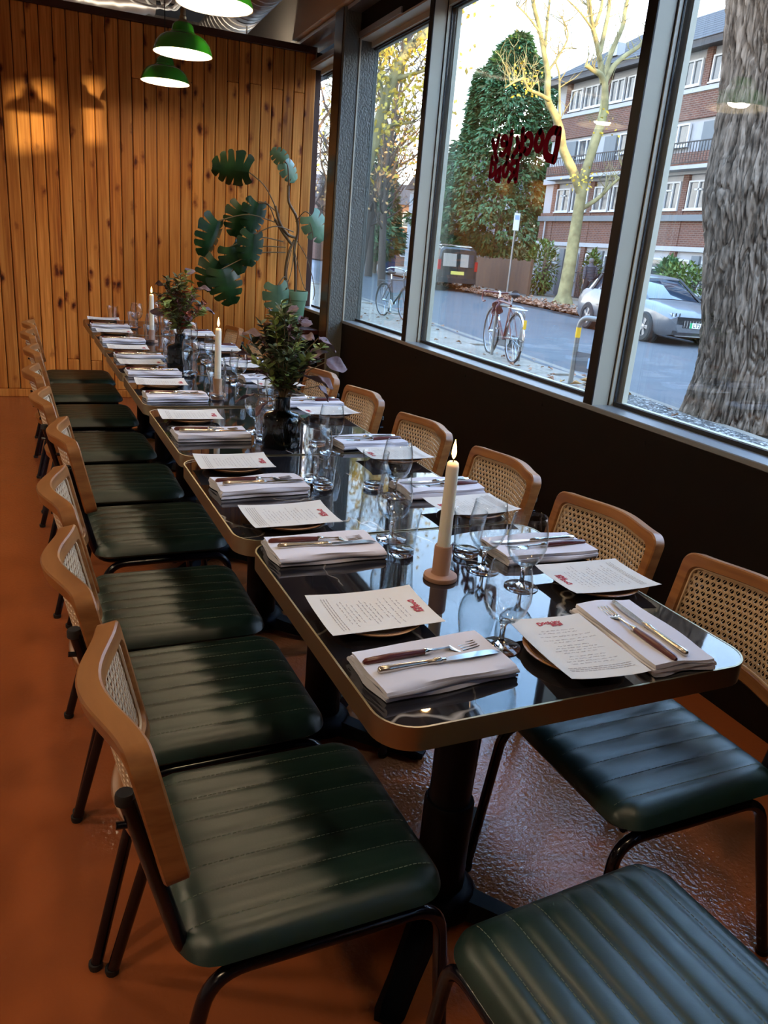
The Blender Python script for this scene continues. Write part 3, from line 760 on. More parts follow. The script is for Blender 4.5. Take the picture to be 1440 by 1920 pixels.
def lettering(place, thick, wmul=1.0, step=.00022):
    "place(u, v, d) -> point; u reads left to right, v up"
    mb = MB(); zi = 0
    for key, (w, pts) in LET.items():
        w *= wmul*1.25; zi += 1
        q = [(y-3.29, z-1.85) for y, z in pts]
        p, o = stroke2d(q, w); d = thick+zi*step
        vs = []; fs = []
        for a, c in o: vs += [place(a.x, a.y, 0), place(c.x, c.y, 0), place(a.x, a.y, d), place(c.x, c.y, d)]
        for i in range(len(o)-1):
            a = i*4; fs += [(a, a+1, a+5, a+4), (a+2, a+6, a+7, a+3), (a, a+4, a+6, a+2), (a+1, a+3, a+7, a+5)]
        mb.add(vs, fs)
        for e in (p[0], p[-1]):
            c = [(e.x+w/2*cos(a*pi/6), e.y+w/2*sin(a*pi/6)) for a in range(12)]
            vs = [place(a, b_, 0) for a, b_ in c]+[place(a, b_, d) for a, b_ in c]
            mb.add(vs, [tuple(range(11, -1, -1)), tuple(range(12, 24))] + [(i, (i+1) % 12, 12+(i+1) % 12, 12+i) for i in range(12)])
    return mb
wl1 = thing('window_lettering', 'dark red Dockley Road lettering stuck to the middle window, seen mirrored', 'sign', (XG-.004, 3.29, 1.85))
lettering(lambda u, v, d: (-d, u, v), .0008).build('letters', M['decal'], wl1)

def menu_mesh(seed):
    "a curled sheet with its printed lines and red heading; +x = top of the page"
    r = random.Random(seed); a, c_ = .1025, .074
    curl = r.uniform(.003, .009); tw = r.uniform(-.05, .05)
    def hz(x, y): return .0022 + curl*((x/a)**2)*(.6+.4*y/c_) + .004*abs(y/c_)**3 + tw*x*y
    sh = MB().grid(lambda i, j: ((-a+2*a*i/14), (-c_+2*c_*j/8), hz(-a+2*a*i/14, -c_+2*c_*j/8)), 15, 9)
    sh.grid(lambda i, j: ((-a+2*a*i/14), (-c_+2*c_*j/8), hz(-a+2*a*i/14, -c_+2*c_*j/8)-.0004), 15, 9, True)
    tx = MB()
    def dash(x, y0, y1, w):
        tx.add([(x-w, y0, hz(x-w, y0)+.0005), (x+w, y0, hz(x+w, y0)+.0005), (x+w, y1, hz(x+w, y1)+.0005), (x-w, y1, hz(x-w, y1)+.0005)], [(0, 3, 2, 1)])
    x = .056
    while x > -.058:
        L = r.uniform(.022, .05); y = L + r.uniform(-.004, .004)
        while y > -L:
            wl = r.uniform(.004, .013); 
            yy = y
            while yy > y-wl:                                     # handwriting: little uneven ticks
                dash(x + r.uniform(-.0007, .0007), yy, yy-.0012, r.uniform(.0004, .0012)); yy -= .0019
            y -= wl+.004
        x -= .0079 if r.random() > .25 else .0118
    for k in range(5 if seed % 2 else 3):
        x = -.068-.0052*k
        y = .058
        while y > -.058: wl = r.uniform(.004, .010); dash(x, y, y-wl, .0007); y -= wl+.0016
    s = .076
    hd = lettering(lambda u, v, d: (.079+v*s*1.0, -(u-.30)*s*1.0, hz(.079, -(u-.3)*s)+.0006+d), .00006, 1.0, .00002)
    return sh.mesh('sheet', M['paper'], 50), tx.mesh('printed_lines', M['ink']), hd.mesh('red_heading', M['ink_red'])
MEN = [menu_mesh(s) for s in (3, 4, 9, 14)]

side_txt = {'L': 'on the aisle side', 'R': 'on the window side'}
def nth(i): return ['nearest', 'second', 'third', 'fourth', 'fifth', 'sixth', 'seventh', 'eighth', 'farthest'][i]
def setting(side, i, mx, my, nx_, ny, rz, plate=True, npk=True, jit=0):
    r = random.Random(hash((side == 'L', i)) % 1000 + 17)
    if side == 'H': w = 'at the head of the near table'
    else: w = '%s place %s' % (nth(i), side_txt[side])
    g = {'L': 'the aisle side places', 'R': 'the window side places', 'H': 'the head place'}[side]
    p = thing('plate', 'tan side plate under the menu, %s' % w, 'plate', T(mx, my, Z0), ROW+rz, 'plates of '+g)
    link('plate_body', pl_, p); link('rim_lines', pr_, p)
    a = r.uniform(-.05, .05)
    m = thing('menu', 'cream menu with red heading, %s' % w, 'menu', T(mx, my, Z0+.0150), ROW+rz+a, 'menus of '+g)
    sh, tx, hd = MEN[r.randrange(4)]
    link('sheet', sh, m); stuff(link('printed_lines', tx, m)); link('red_heading', hd, m)
    if npk:
        na = r.uniform(-.05, .05)
        n = tag(link('napkin', NAPK[r.randrange(4)], None, T(nx_, ny, Z0+.0002), (0, 0, ROW+rz+na)), 'folded white napkin under cutlery, %s' % w, 'napkin', 'napkins of '+g)
        fa = na + r.uniform(-.05, .03)
        mt = Matrix.Rotation(ROW+rz+na, 4, 'Z')
        base = T(nx_, ny, Z0+NTOP)
        f = thing('fork', 'steel fork with oxblood handle on the napkin, %s' % w, 'fork', base + mt @ Vector((-.008, .016, 0)), ROW+rz+fa, 'forks of '+g)
        link('handle', FK[0], f); link('fork_head', FK[1], f)
        k = thing('knife', 'worn silver handled table knife on the napkin, %s' % w, 'knife', base + mt @ Vector((.002, -.016, 0)), ROW+rz+na+r.uniform(-.09, .0), 'knives of '+g)
        link('handle', KN[0], k); link('blade', KN[1], k)
LM = [(.535, 1.112, .556, .930), (.545, 1.622, .558, 1.432), (.530, 2.085, .548, 1.880), (.528, 2.69, .545, 2.445), (.530, 3.32, .545, 3.06), (.524, 3.845, .542, 3.605), (.525, 4.335, .545, 4.08), (.533, 5.03, .54, 4.675), (.535, 5.69, .54, 5.36)]
RM = [(1.045, 1.140, 1.030, 1.325), (1.022, 1.608, 1.022, 1.785), (1.045, 2.115, 1.030, 2.295), (1.055, 2.737, 1.055, 2.935), (1.03, 3.30, 1.03, 3.49), (1.03, 3.80, 1.03, 3.98), (1.03, 4.35, 1.03, 4.53), (1.03, 4.99, 1.03, 5.18), (1.03, 5.62, 1.03, 5.79)]
for i, q in enumerate(LM): setting('L', i, *q, 0.0)
for i, q in enumerate(RM): setting('R', i, *q, pi, npk=i < 8)
setting('H', 0, .810, .905, .962, .920, pi/2-.03)

# ================================================================== GLASSES
wine_o = [(.0, .0035), (.012, .0035), (.030, .0018), (.0335, .001), (.0340, .0), (.0335, -.0002)]
def wine_parts():
    foot = MB().lathe([(0, 0), (.0335, 0), (.0342, .0012), (.0325, .0022), (.018, .0042), (.007, .0075), (.0045, .014), (.0042, .030), (.0048, .040), (.0085, .046), (.012, .0485)], 28)
    bo = MB().lathe([(.0, .0475), (.012, .0485), (.024, .055), (.0335, .068), (.0390, .086), (.0400, .100), (.0385, .118), (.0350, .138), (.0328, .150), (.0322, .1508), (.0316, .150), (.0338, .138), (.0373, .118), (.0388, .100), (.0378, .086), (.0323, .069), (.023, .0565), (.011, .0505), (0, .0500)], 28)
    return foot.mesh('stem_foot', M['glass_solid'], 60), bo.mesh('bowl', M['glassware'], 60)
def tum_parts():
    n = 12; base = []; 
    b = MB().lathe([(0, 0), (.0245, 0), (.0268, .002), (.0278, .008), (.0275, .013), (.022, .0155), (0, .0160)], 24)
    body = MB(); seg = 36
    prof = [(.0278, .008), (.0292, .030), (.0312, .060), (.0345, .088), (.0365, .100), (.0362, .1012), (.0354, .100), (.0333, .088), (.0298, .060), (.0275, .030), (.0255, .0165)]
    vs = []; fs = []
    for (r, z) in prof:
        f = .018*max(0, 1-z/.080)
        for k in range(seg):
            a = 2*pi*k/seg; rr = r*(1 + f*cos(a*n)); vs.append((rr*cos(a), rr*sin(a), z))
    for i in range(len(prof)-1):
        for k in range(seg): fs.append((i*seg+k, i*seg+(k+1) % seg, (i+1)*seg+(k+1) % seg, (i+1)*seg+k))
    body.add(vs, fs)
    return b.mesh('thick_base', M['glass_solid'], 50), body.mesh('glass_wall', M['glassware'], 60)
WN, TM = wine_parts(), tum_parts()
def wine(x, y, lb, g):
    t = thing('wine_glass', lb, 'wine glass', T(x, y, Z0), 0, g); link('stem_foot', WN[0], t); link('bowl', WN[1], t)
def tumbler(x, y, lb, g):
    t = thing('tumbler', lb, 'tumbler', T(x, y, Z0), random.random(), g); link('thick_base', TM[0], t); link('glass_wall', TM[1], t)
WL = [(.706, .967), (.738, 1.476), (.725, 1.945), (.709, 2.504), (.725, 3.17), (.725, 3.70), (.715, 4.18), (.715, 4.78), (.72, 5.47)]
WR = [(.853, 1.268), (.882, 1.768), (.866, 2.215), (.87, 2.83), (.87, 3.38), (.87, 3.90), (.87, 4.44), (.87, 5.10), (.865, 5.70)]
TL = [None, (.719, 1.385), (.716, 1.866), (.711, 2.405), (.705, 3.064), (.703, 3.60), (.695, 4.10), (.69, 4.70), (.69, 5.40)]
TR = [(.860, 1.351), (.856, 1.848), (.858, 2.309), (.865, 2.93), (.86, 3.48), (.86, 3.99), (.86, 4.53), (.86, 5.20), (.60, 5.76)]
for i, q in enumerate(WL): wine(*q, ('clear stemmed wine glass in front, standing between the two near menus' if i == 0 else 'clear stemmed wine glass of the %s place on the aisle side' % nth(i)), 'wine glasses')
for i, q in enumerate(WR): wine(*q, 'clear stemmed wine glass of the %s place on the window side' % nth(i), 'wine glasses')
wine(.884, 1.172, 'clear stemmed wine glass of the head place, right behind the front one', 'wine glasses')
for i, q in enumerate(TL):
    if q: tumbler(*q, 'clear fluted water tumbler of the %s place on the aisle side' % nth(i), 'water tumblers')
for i, q in enumerate(TR): tumbler(*q, ('clear fluted water tumbler at the far left end of the table row' if i == 8 else 'clear fluted water tumbler of the %s place on the window side' % nth(i)), 'water tumblers')

# ================================================================== CANDLES
def candle(x, y, holder, top, lb, hm, hd):
    h = thing('candle_holder', hd, 'candle holder', T(x, y, Z0))
    MB().lathe([(0, 0), (.0335, 0), (.0345, .003), (.0335, .0085), (.030, .0105), (.0195, .012), (.0178, .016), (.0178, .068), (.0165, .0715), (.0142, .0715), (.0138, .058), (0, .058)], 28).build('clay_body', hm, h, smooth=40)
    c = thing('candle', lb, 'candle', T(x, y, Z0+.058))
    H = top-.058
    MB().lathe([(0, 0), (.0133, 0), (.0128, H*.5), (.0122, H-.012), (.0108, H-.004), (.0075, H-.001), (.003, H-.003), (0, H-.003)], 20).build('wax_stick', M['wax'], c, smooth=50)
    MB().tube([(0, 0, H-.004), (.0006, 0, H+.004), (.0016, 0, H+.009)], .0009, 6).build('wick', M['wick'], c)
    fl = MB().lathe([(0, H+.003), (.0028, H+.007), (.0046, H+.013), (.0047, H+.019), (.0034, H+.028), (.0014, H+.037), (0, H+.042)], 14)
    fl.build('flame', M['flame'], c, smooth=60)
    ld = bpy.data.lights.new('candle_light', 'POINT'); ld.energy = .7; ld.color = (1, .55, .22); ld.shadow_soft_size = .012
    link('candle_light', ld, c, (0, 0, H+.05))
candle(.742, 1.250, 0, .244, 'tall ivory candle burning in the foreground of the near table', M['terracotta'], 'pink clay candle holder with a round foot on the near table')
candle(.722, 3.13, 0, .27, 'tall ivory candle burning halfway down the row, left of the near bouquet', M['stoneware'], 'tan candle holder halfway down the row, left of the near bouquet')
candle(.705, 4.72, 0, .27, 'tall ivory candle burning at the far end, left of the far bouquet', M['terracotta'], 'clay candle holder at the far end, left of the far bouquet')

# ================================================================== VASES AND BOUQUETS
def leaf_poly(mb, base, d, up, L, w, curl=.15, fold=.25, seg=4):
    "a small pointed leaf as a folded strip"
    d = d.normalized(); side = d.cross(up); side = side.normalized() if side.length > 1e-4 else d.orthogonal().normalized(); nrm = side.cross(d)
    rows = []
    for i in range(seg+1):
        s = i/seg; ww = w*sin(pi*min(1, s*.93+.05))**.8*.5
        p = base + d*L*s - nrm*L*curl*s*s
        rows.append((p-side*ww+nrm*ww*fold, p, p+side*ww+nrm*ww*fold))
    vs = [q for r in rows for q in r]; fs = []
    for i in range(seg):
        a = i*3; fs += [(a, a+1, a+4, a+3), (a+1, a+2, a+5, a+4)]
    mb.add(vs, fs)
def big_leaf(L, w, curl):
    mb = MB(); nu, nv = 9, 7
    def P(i, j):
        s = i/(nu-1); t = -1+2*j/(nv-1); ww = w/2*sin(pi*min(1, .06+s*.9))**.75
        return (L*s, t*ww, -curl*L*s*s + .22*abs(t)*ww + .004*sin(s*9+t*3))
    mb.grid(P, nu, nv); mb.grid(lambda i, j: (P(i, j)[0], P(i, j)[1], P(i, j)[2]-.0008), nu, nv, True); return mb
def bouquet(x, y, seed, vlabel, blabel, big, colors, hsc=1.0):
    v = thing('vase', vlabel, 'vase', T(x, y, Z0))
    outer = [(0, 0), (.054, 0), (.0595, .005), (.0605, .015), (.0605, .085), (.058, .098), (.050, .106), (.030, .111), (.0245, .117), (.0235, .150), (.0250, .157), (.0262, .160)]
    inner = [(.0240, .160), (.0210, .150), (.0215, .117), (.028, .107), (.048, .100), (.0565, .085), (.0565, .014), (.0, .012)]
    MB().lathe(outer+inner, 36).build('vase_glass', M['glass_dark'], v, smooth=40)
    b = thing('bouquet', blabel, 'bouquet', T(x, y, Z0+.012))
    r = random.Random(seed); C0 = Vector((.0, 0, .26*hsc)); st = MB(); parts = {k: MB() for k in colors}
    for s in range(46):
        th = r.uniform(0, 2*pi); el = r.uniform(.05, 1.0)
        R_ = Vector((cos(th)*el*.135, sin(th)*el*.135, .205*hsc + (1-el)*.14 + r.uniform(0, .10)))
        p0 = Vector((cos(th+2.6)*.03, sin(th+2.6)*.03, .006)); p1 = Vector((cos(th)*.010, sin(th)*.010, .15)); p2 = p1.lerp(R_, .55) + Vector((0, 0, .02))
        path = spline([p0, p1, p2, R_], 5); st.tube(path, .0013, 4, caps=False)
        k = r.choices(list(colors), [colors[c] for c in colors])[0]
        for i in range(6, len(path)):
            for q in range(3 if k != 'plum' else 5):
                p = path[i]; a = r.uniform(0, 2*pi)
                d = Vector((cos(a), sin(a), r.uniform(-.1, 1.0)))
                L = r.uniform(.024, .045)*(1 if k != 'plum' else .55)
                leaf_poly(parts[k], p, d, Vector((r.uniform(-.5, .5), r.uniform(-.5, .5), 1)), L, L*r.uniform(.32, .48), r.uniform(-.1, .3))
    stuff(st.build('stems', M['stem'], b))
    for k, mb in parts.items():
        o = stuff(mb.build({'olive': 'green_foliage', 'limegreen': 'lime_sprigs', 'plum': 'plum_flowers', 'redflower': 'rust_flowers'}[k], M[k], b))
    stalk = MB()
    for (dx, dy, dz, L, w, yaw, pit, roll) in big:
        p = Vector((dx, dy, dz)); stalk.tube(spline([(0, 0, .14), (dx*.4, dy*.4, .14+(dz-.14)*.6), (dx*.98, dy*.98, dz)], 5), .0016, 5)
        big_leaf(L, w, r.uniform(.05, .35)).build('large_leaf', M['dusty'], b, smooth=60, loc=p, rot=(roll, pit, yaw))
    stuff(stalk.build('leaf_stalks', M['stem'], b))
    return b
bouquet(.738, 2.315, 4, 'smoked dark glass bottle vase on the third table, holding the near bouquet', 'large bouquet of green foliage and dusty purple leaves in the near vase',
  [(.10, -.02, .33, .075, .058, .2, .35, .3), (.125, -.03, .26, .075, .055, .1, .25, .9), (.075, -.02, .27, .075, .045, .5, -.5, .2), (.115, .0, .18, .065, .045, .2, .6, .5),
   (.05, -.05, .22, .08, .05, -.3, .2, -.3), (-.095, -.02, .155, .06, .035, 3.0, .2, .2), (-.06, -.03, .135, .055, .05, 3.6, .7, .4), (-.02, .02, .375, .06, .045, 1.9, -.6, .4),
   (-.075, .0, .33, .055, .04, 2.8, -.3, -.4), (.02, .05, .39, .055, .045, .8, -.7, .2), (-.10, .01, .27, .05, .04, 2.9, -.1, .3), (.06, .05, .36, .055, .05, .6, -.4, .5), (.09, -.06, .22, .06, .04, -.6, .4, .2), (.03, -.07, .34, .05, .04, -1.2, -.2, .3)],
  {'olive': 10, 'limegreen': 3, 'plum': 3}, 1.0)
bouquet(.70, 3.83, 9, 'smoked dark glass bottle vase toward the far end, holding the far bouquet', 'bouquet of lime sprigs, rust flowers and purple leaves in the far vase',
  [(-.075, -.02, .235, .06, .04, 2.9, -.3, 1.25), (.04, .03, .42, .06, .05, .9, -.6, .3), (.11, 0, .27, .06, .045, .2, .2, .3), (-.06, .02, .36, .055, .05, 2.2, -.3, .5), (.08, -.03, .36, .055, .045, -.3, -.2, .4), (.02, -.06, .24, .055, .045, -1.4, .3, .2)],
  {'olive': 5, 'limegreen': 6, 'plum': 6, 'redflower': 3}, 1.05)

# ================================================================== MONSTERA
def monstera_leaf(L, cuts, fold, droop):
    "split leaf: lobes joined along the midrib, free at their ends"
    mb = MB()
    def outline(s): return L*.60*(sin(pi*min(1, .12+s*.88))**.55)*(1-.22*s)
    def pt(s, t, side):
        y = side*outline(s)*t
        back = -.18*L*(1-s)*t*t if s < .35 else .12*L*t*s
        return Vector((L*s+back, y, -droop*L*s*s - fold*abs(y)*1.0*t))
    n = cuts
    for side in (-1, 1):
        for k in range(n):
            s0, s1 = k/n, (k+1)/n; g = .11/n
            rows = []
            for t in (0, .15, .3, .43, .6, .8, .93, 1.0):
                f = 0 if t <= .42 else g*min(1, (t-.42)/.3)*1.6
                a, b_ = s0+f*(.4 if k else .0), s1-f
                if t >= 1: m_ = (a+b_)/2; a, b_ = m_-(m_-a)*.5, m_+(b_-m_)*.5
                rows.append([pt(a+(b_-a)*q/2, t, side) for q in range(3)])
            vs = [p for r_ in rows for p in r_]; fs = []
            for i in range(len(rows)-1):
                for q in range(2):
                    f4 = (i*3+q, i*3+q+1, (i+1)*3+q+1, (i+1)*3+q); fs.append(f4 if side > 0 else f4[::-1])
            mb.add(vs, fs)
    return mb
mp = thing('monstera_plant', 'tall leggy monstera with split dark leaves in front of the timber wall', 'plant', (1.80, 6.46, .72))
pt_ = thing('plant_pot', 'sage green plastic plant pot with a rim, holding the monstera', 'pot', (1.80, 6.46, .70))
MB().lathe([(0, 0), (.088, 0), (.092, .004), (.118, .215), (.126, .217), (.131, .283), (.129, .287), (.121, .287), (.117, .25), (0, .25)], 36).build('pot_shell', M['pot'], pt_, smooth=35)
MB().lathe([(0, .262), (.07, .258), (.117, .250)], 24).build('soil', M['soil'], pt_, smooth=60)
sd_ = thing('plant_stand', 'black box shaped stand under the green plant pot, by the pillar', 'stand', (1.80, 6.46, 0))
MB().cbox((-.17, -.20, .03), (.17, .20, .66), .006).build('stand_body', M['panel'], sd_)
MB().cbox((-.18, -.21, .66), (.18, .21, .70), .005).build('stand_top', mat('dark_red_brown_board', (.06,.014,.010), .4), sd_)
MB().box((-.15, -.18, 0), (.15, .18, .03)).build('plinth', M['gasket'], sd_)
O = Vector((1.80, 6.46, .72))
def rel(x, y, z): return Vector((x, y, z)) - O
stm = MB()
trunks = [[(1.83, 6.47, .96), (1.82, 6.46, 1.15), (1.80, 6.45, 1.30), (1.82, 6.44, 1.45), (1.80, 6.44, 1.56), (1.74, 6.45, 1.66), (1.735, 6.46, 1.78)],
          [(1.76, 6.45, .96), (1.73, 6.44, 1.12), (1.75, 6.43, 1.28), (1.80, 6.45, 1.38)], [(1.80, 6.45, 1.40), (1.73, 6.42, 1.42), (1.66, 6.40, 1.50), (1.62, 6.40, 1.62)], [(1.78, 6.44, 1.34), (1.70, 6.42, 1.42), (1.62, 6.40, 1.52)]]
for tr in trunks: stm.tube([rel(*p) for p in spline(tr, 6)], .011, 7)
stm.build('trunk', M['stem'], mp, smooth=60)
ae = MB()
for pts in ([(1.80, 6.45, 1.40), (1.90, 6.40, 1.24), (1.96, 6.36, 1.02), (1.95, 6.35, .93)], [(1.77, 6.42, 1.30), (1.73, 6.38, 1.12), (1.75, 6.33, .93), (1.79, 6.32, .75)], [(1.80, 6.44, 1.36), (1.77, 6.40, 1.14), (1.73, 6.42, 1.0)], [(1.83, 6.42, 1.56), (1.90, 6.38, 1.52), (1.93, 6.36, 1.40)], [(1.80, 6.44, 1.30), (1.88, 6.43, 1.05), (1.93, 6.43, .97)]):
    ae.tube([rel(*p) for p in spline(pts, 6)], .0035, 5)
stuff(ae.build('aerial_roots', M['stem'], mp, smooth=60))
# leaves: attachment, stalk start, length, (roll, pitch, yaw), cuts, pale
LV = [((1.411, 6.42, 1.841), 0.247, 3.11, 0, (1.66, 6.42, 1.55)), ((1.482, 6.36, 1.625), 0.216, 1.75, 0, (1.62, 6.40, 1.52)), ((1.376, 6.42, 1.593), 0.214, 1.82, 0, (1.63, 6.40, 1.58)), ((1.17, 6.36, 1.47), 0.26, 1.86, 0, (1.62, 6.40, 1.50)), ((1.433, 6.28, 1.397), 0.22, 1.62, 0, (1.78, 6.42, 1.44)), ((1.263, 6.34, 1.293), 0.203, 1.13, 0, (1.70, 6.42, 1.36)), ((1.182, 6.4, 1.178), 0.226, 1.95, 0, (1.72, 6.42, 1.32)), ((1.202, 6.33, 1.124), 0.255, 1.21, 0, (1.72, 6.42, 1.28)), ((1.693, 6.44, 1.945), 0.149, 0.77, 1, (1.735, 6.46, 1.78)), ((1.683, 6.42, 1.95), 0.11, -2.59, 1, (1.735, 6.46, 1.78)), ((1.906, 6.38, 1.575), 0.195, 0.96, 1, (1.80, 6.44, 1.52)), ((1.627, 6.26, 1.031), 0.21, 1.45, 1, (1.75, 6.42, 1.06))]
rl = random.Random(3)
pe = MB()
for (a, L, pitch, pale, s) in LV:
    rot = (1.2+rl.uniform(-.25, .3), pitch, rl.uniform(-.18, .18)); cuts = 5 if L > .21 else 4; L *= 1.05
    A, B_ = Vector(a), Vector(s); mid = (A+B_)/2 + Vector((0, -.03, .05)); pe.tube([p-O for p in spline([B_, mid, A], 7)], .0045, 6)
    lf = monstera_leaf(L, cuts, .35, .18).build('split_leaf', M['monstera_pale' if pale else 'monstera'], mp, smooth=60, loc=A-O, rot=rot)
    if pale: lf['label'] = 'pale young leaf'
stuff(pe.build('leaf_stalks', M['stem'], mp, smooth=60))

# ================================================================== OUTSIDE
m = M['asphalt'] = mat('asphalt', rough=.75); noisy(m, [(.3, (.052,.055,.061)), (.7, (.073,.076,.082))], (1.2,1.2,1.2), 6)
m = M['slab'] = mat('pale_paving', rough=.85); noisy(m, [(.3, (.20,.165,.125)), (.7, (.275,.23,.18))], (3,3,3), 5, rnd=True)
M['kerb'] = mat('kerb_stone', (.20,.17,.135), .85)
m = M['gravel'] = mat('tree_pit_gravel', rough=.95)
ns, ls, b = nodes(m)
v = N(m, 'ShaderNodeTexVoronoi', Scale=1.0); ls.new(coords(m, (38,38,38)), v.inputs['Vector'])
ls.new(ramp(m, v.outputs['Color'], [(.25, (.035,.032,.03)), (.62, (.09,.085,.08)), (.8, (.42,.40,.37))]), b.inputs['Base Color'])
bp = N(m, 'ShaderNodeBump', Strength=.8, Distance=.02); ls.new(v.outputs['Distance'], bp.inputs['Height']); ls.new(bp.outputs[0], b.inputs['Normal'])
m = M['bark'] = mat('plane_tree_bark', rough=.95, spec=.2)
noisy(m, [(.32, (.026,.018,.012)), (.46, (.125,.09,.064)), (.66, (.26,.195,.145))], (24,24,3.6), 5, dist=.6)
bump(m, (60,60,9), .9, .012)
m = M['bark_pale'] = mat('pale_mottled_bark', rough=.85)
noisy(m, [(.35, (.155,.132,.060)), (.65, (.32,.27,.125))], (3,3,3), 4)
M['bark_dark'] = mat('dark_twig_bark', (.075,.055,.045), .9)
M['conifer'] = leafmat('cypress_green', (.035,.10,.038), (.10,.21,.075), .7)
M['conifer2'] = leafmat('cypress_olive', (.075,.085,.025), (.14,.13,.04), .7)
M['yellow'] = leafmat('yellow_autumn_leaf', (.45,.30,.025), (.62,.45,.05), .6)
M['bush'] = leafmat('hedge_green', (.05,.10,.02), (.15,.21,.045), .7)
M['litter'] = leafmat('fallen_leaf_brown', (.20,.09,.05), (.38,.20,.12), .8)
M['litter2'] = leafmat('fallen_leaf_ochre', (.42,.22,.07), (.55,.33,.13), .8)
m = M['brick'] = mat('red_brown_brick', rough=.85)
ns, ls, b = nodes(m)
bk = N(m, 'ShaderNodeTexBrick', Scale=1.0); bk.inputs['Color1'].default_value = (.135,.045,.026,1); bk.inputs['Color2'].default_value = (.085,.03,.02,1); bk.inputs['Mortar'].default_value = (.17,.125,.10,1)
bk.inputs['Mortar Size'].default_value = .012; bk.inputs['Brick Width'].default_value = .225; bk.inputs['Row Height'].default_value = .075
sx = N(m, 'ShaderNodeSeparateXYZ'); cx_ = N(m, 'ShaderNodeCombineXYZ'); add = N(m, 'ShaderNodeMath', operation='ADD')
ls.new(coords(m, (1,1,1)), sx.inputs[0]); ls.new(sx.outputs[0], add.inputs[0]); ls.new(sx.outputs[1], add.inputs[1]); ls.new(add.outputs[0], cx_.inputs[0]); ls.new(sx.outputs[2], cx_.inputs[1]); ls.new(cx_.outputs[0], bk.inputs['Vector']); ls.new(bk.outputs['Color'], b.inputs['Base Color'])
M['white'] = mat('white_painted_render', (.35,.35,.36), .7)
M['upvc'] = mat('white_window_frame', (.48,.48,.49), .4)
M['pane'] = mat('dark_window_pane', (.05,.06,.07), .06, 0, .8)
M['curtain'] = mat('net_curtain', (.30,.31,.32), .9)
M['roof'] = mat('grey_brown_roof_tiles', (.05,.042,.04), .8)
M['band'] = mat('grey_blue_ledge', (.13,.145,.155), .6)
M['railing'] = mat('black_railing', (.012,.012,.016), .5)
M['fence'] = mat('weathered_brown_fence', (.10,.055,.032), .85)
M['steel_pipe'] = mat('galvanised_post', (.20,.20,.19), .45, .6)
M['yellow_tape'] = mat('yellow_tape', (.75,.42,.01), .5)
M['sign_plate'] = mat('grey_sign_plate', (.10,.105,.115), .5); M['sign_white'] = mat('white_sign', (.75,.76,.78), .5); M['sign_blue'] = mat('pale_blue_sign', (.28,.42,.60), .5)
M['tyre'] = mat('black_tyre', (.014,.014,.015), .8); M['alloy'] = mat('alloy_wheel', (.30,.30,.31), .35, .9)
M['car_paint'] = mat('silver_grey_car_paint', (.15,.155,.165), .3, .45, .5, .4)
M['van_paint'] = mat('dark_grey_van_paint', (.045,.038,.036), .25, .4, .5, .8)
M['car_glass'] = mat('car_glass', (.02,.03,.045), .03, 0, 1.0)
M['black_trim'] = mat('black_car_trim', (.012,.012,.013), .45)
M['lens'] = mat('headlight_lens', (.55,.58,.62), .08, .3); M['red_lens'] = mat('tail_light', (.35,.015,.015), .15)
M['plate_w'] = mat('white_number_plate', (.8,.8,.78), .4); M['plate_y'] = mat('yellow_number_plate', (.72,.58,.12), .4); M['plate_g'] = mat('green_plate_flash', (.02,.35,.13), .4)
M['chrome'] = mat('polished_metal', (.65,.65,.66), .15, 1.0)
M['bike_red'] = mat('maroon_bike_frame', (.10,.018,.016), .35); M['bike_black'] = mat('black_bike_frame', (.018,.02,.026), .35)
M['black_plastic'] = mat('black_plastic', (.012,.012,.012), .5)

# ground: road, pavements, kerbs (the street runs off at an angle to the shop front)
def kx(y): return 6.2+.135*(y-6.4)
def fx(y): return 14.9+.165*(y-20)
ys = [-45, -25, -10, 0, 5, 10, 16, 23, 32, 45, 62, 80, 110]
def strip(name, fa, fb, z, m):
    mb = MB(); vs = []
    for y in ys: vs += [(fa(y), y, z), (fb(y), y, z)]
    mb.add(vs, [(2*i, 2*i+1, 2*i+3, 2*i+2) for i in range(len(ys)-1)])
    mb.add([(x, y, z-.25) for x, y, _ in vs], [(2*i, 2*i+2, 2*i+3, 2*i+1) for i in range(len(ys)-1)])
    return struct(mb.build(name, m))
strip('road', lambda y: kx(y)+.0, lambda y: fx(y), -.09, M['asphalt'])
strip('pavement', lambda y: 2.2, lambda y: kx(y)-.13, -.03, M['kerb'])
far = strip('far_pavement', lambda y: fx(y)+.13, lambda y: fx(y)+75, -.01, M['slab'])
nk = strip('kerb', lambda y: kx(y)-.13, lambda y: kx(y), .0, M['kerb'])
fk_ = strip('far_kerb', lambda y: fx(y), lambda y: fx(y)+.13, .0, M['kerb'])
vrg = MB().box((-30, YB+2.4, -.1), (2.2, 110, -.02)).build('side_ground', M['slab']); struct(vrg)
slabm = MB().cbox((.004, .004, -.05), (.746, .596, 0), .006).mesh('paving_slab', M['slab'])
slabh = MB().cbox((.004, .004, -.05), (.371, .596, 0), .006).mesh('paving_slab', M['slab'])
pv = bpy.data.objects['pavement']; cnt = 0; rr = random.Random(2)
for j in range(40):
    y = 5.2+j*.6; x = 2.25 + (.375 if j % 2 else 0)
    if j % 2: link('paving_slab', slabh, pv, (2.25, y, .0))
    while x < kx(y)-.16:
        last = x+.75 > kx(y)-.14
        if last and x+.375 > kx(y)-.13: break
        if not (5.2 < x < 8 and y < 7.0) and not (y < 7.4 and x > 4.2):
            link('paving_slab', slabh if last else slabm, pv, (x, y, .001+rr.uniform(-.002, .002)))
        x += .375 if last else .75
pit = MB().prism([(3.2, 3.0), (kx(3)-.14, 3.0), (kx(7.5)-.14, 7.3), (4.6, 7.35), (3.6, 6.2)], -.03, .004)
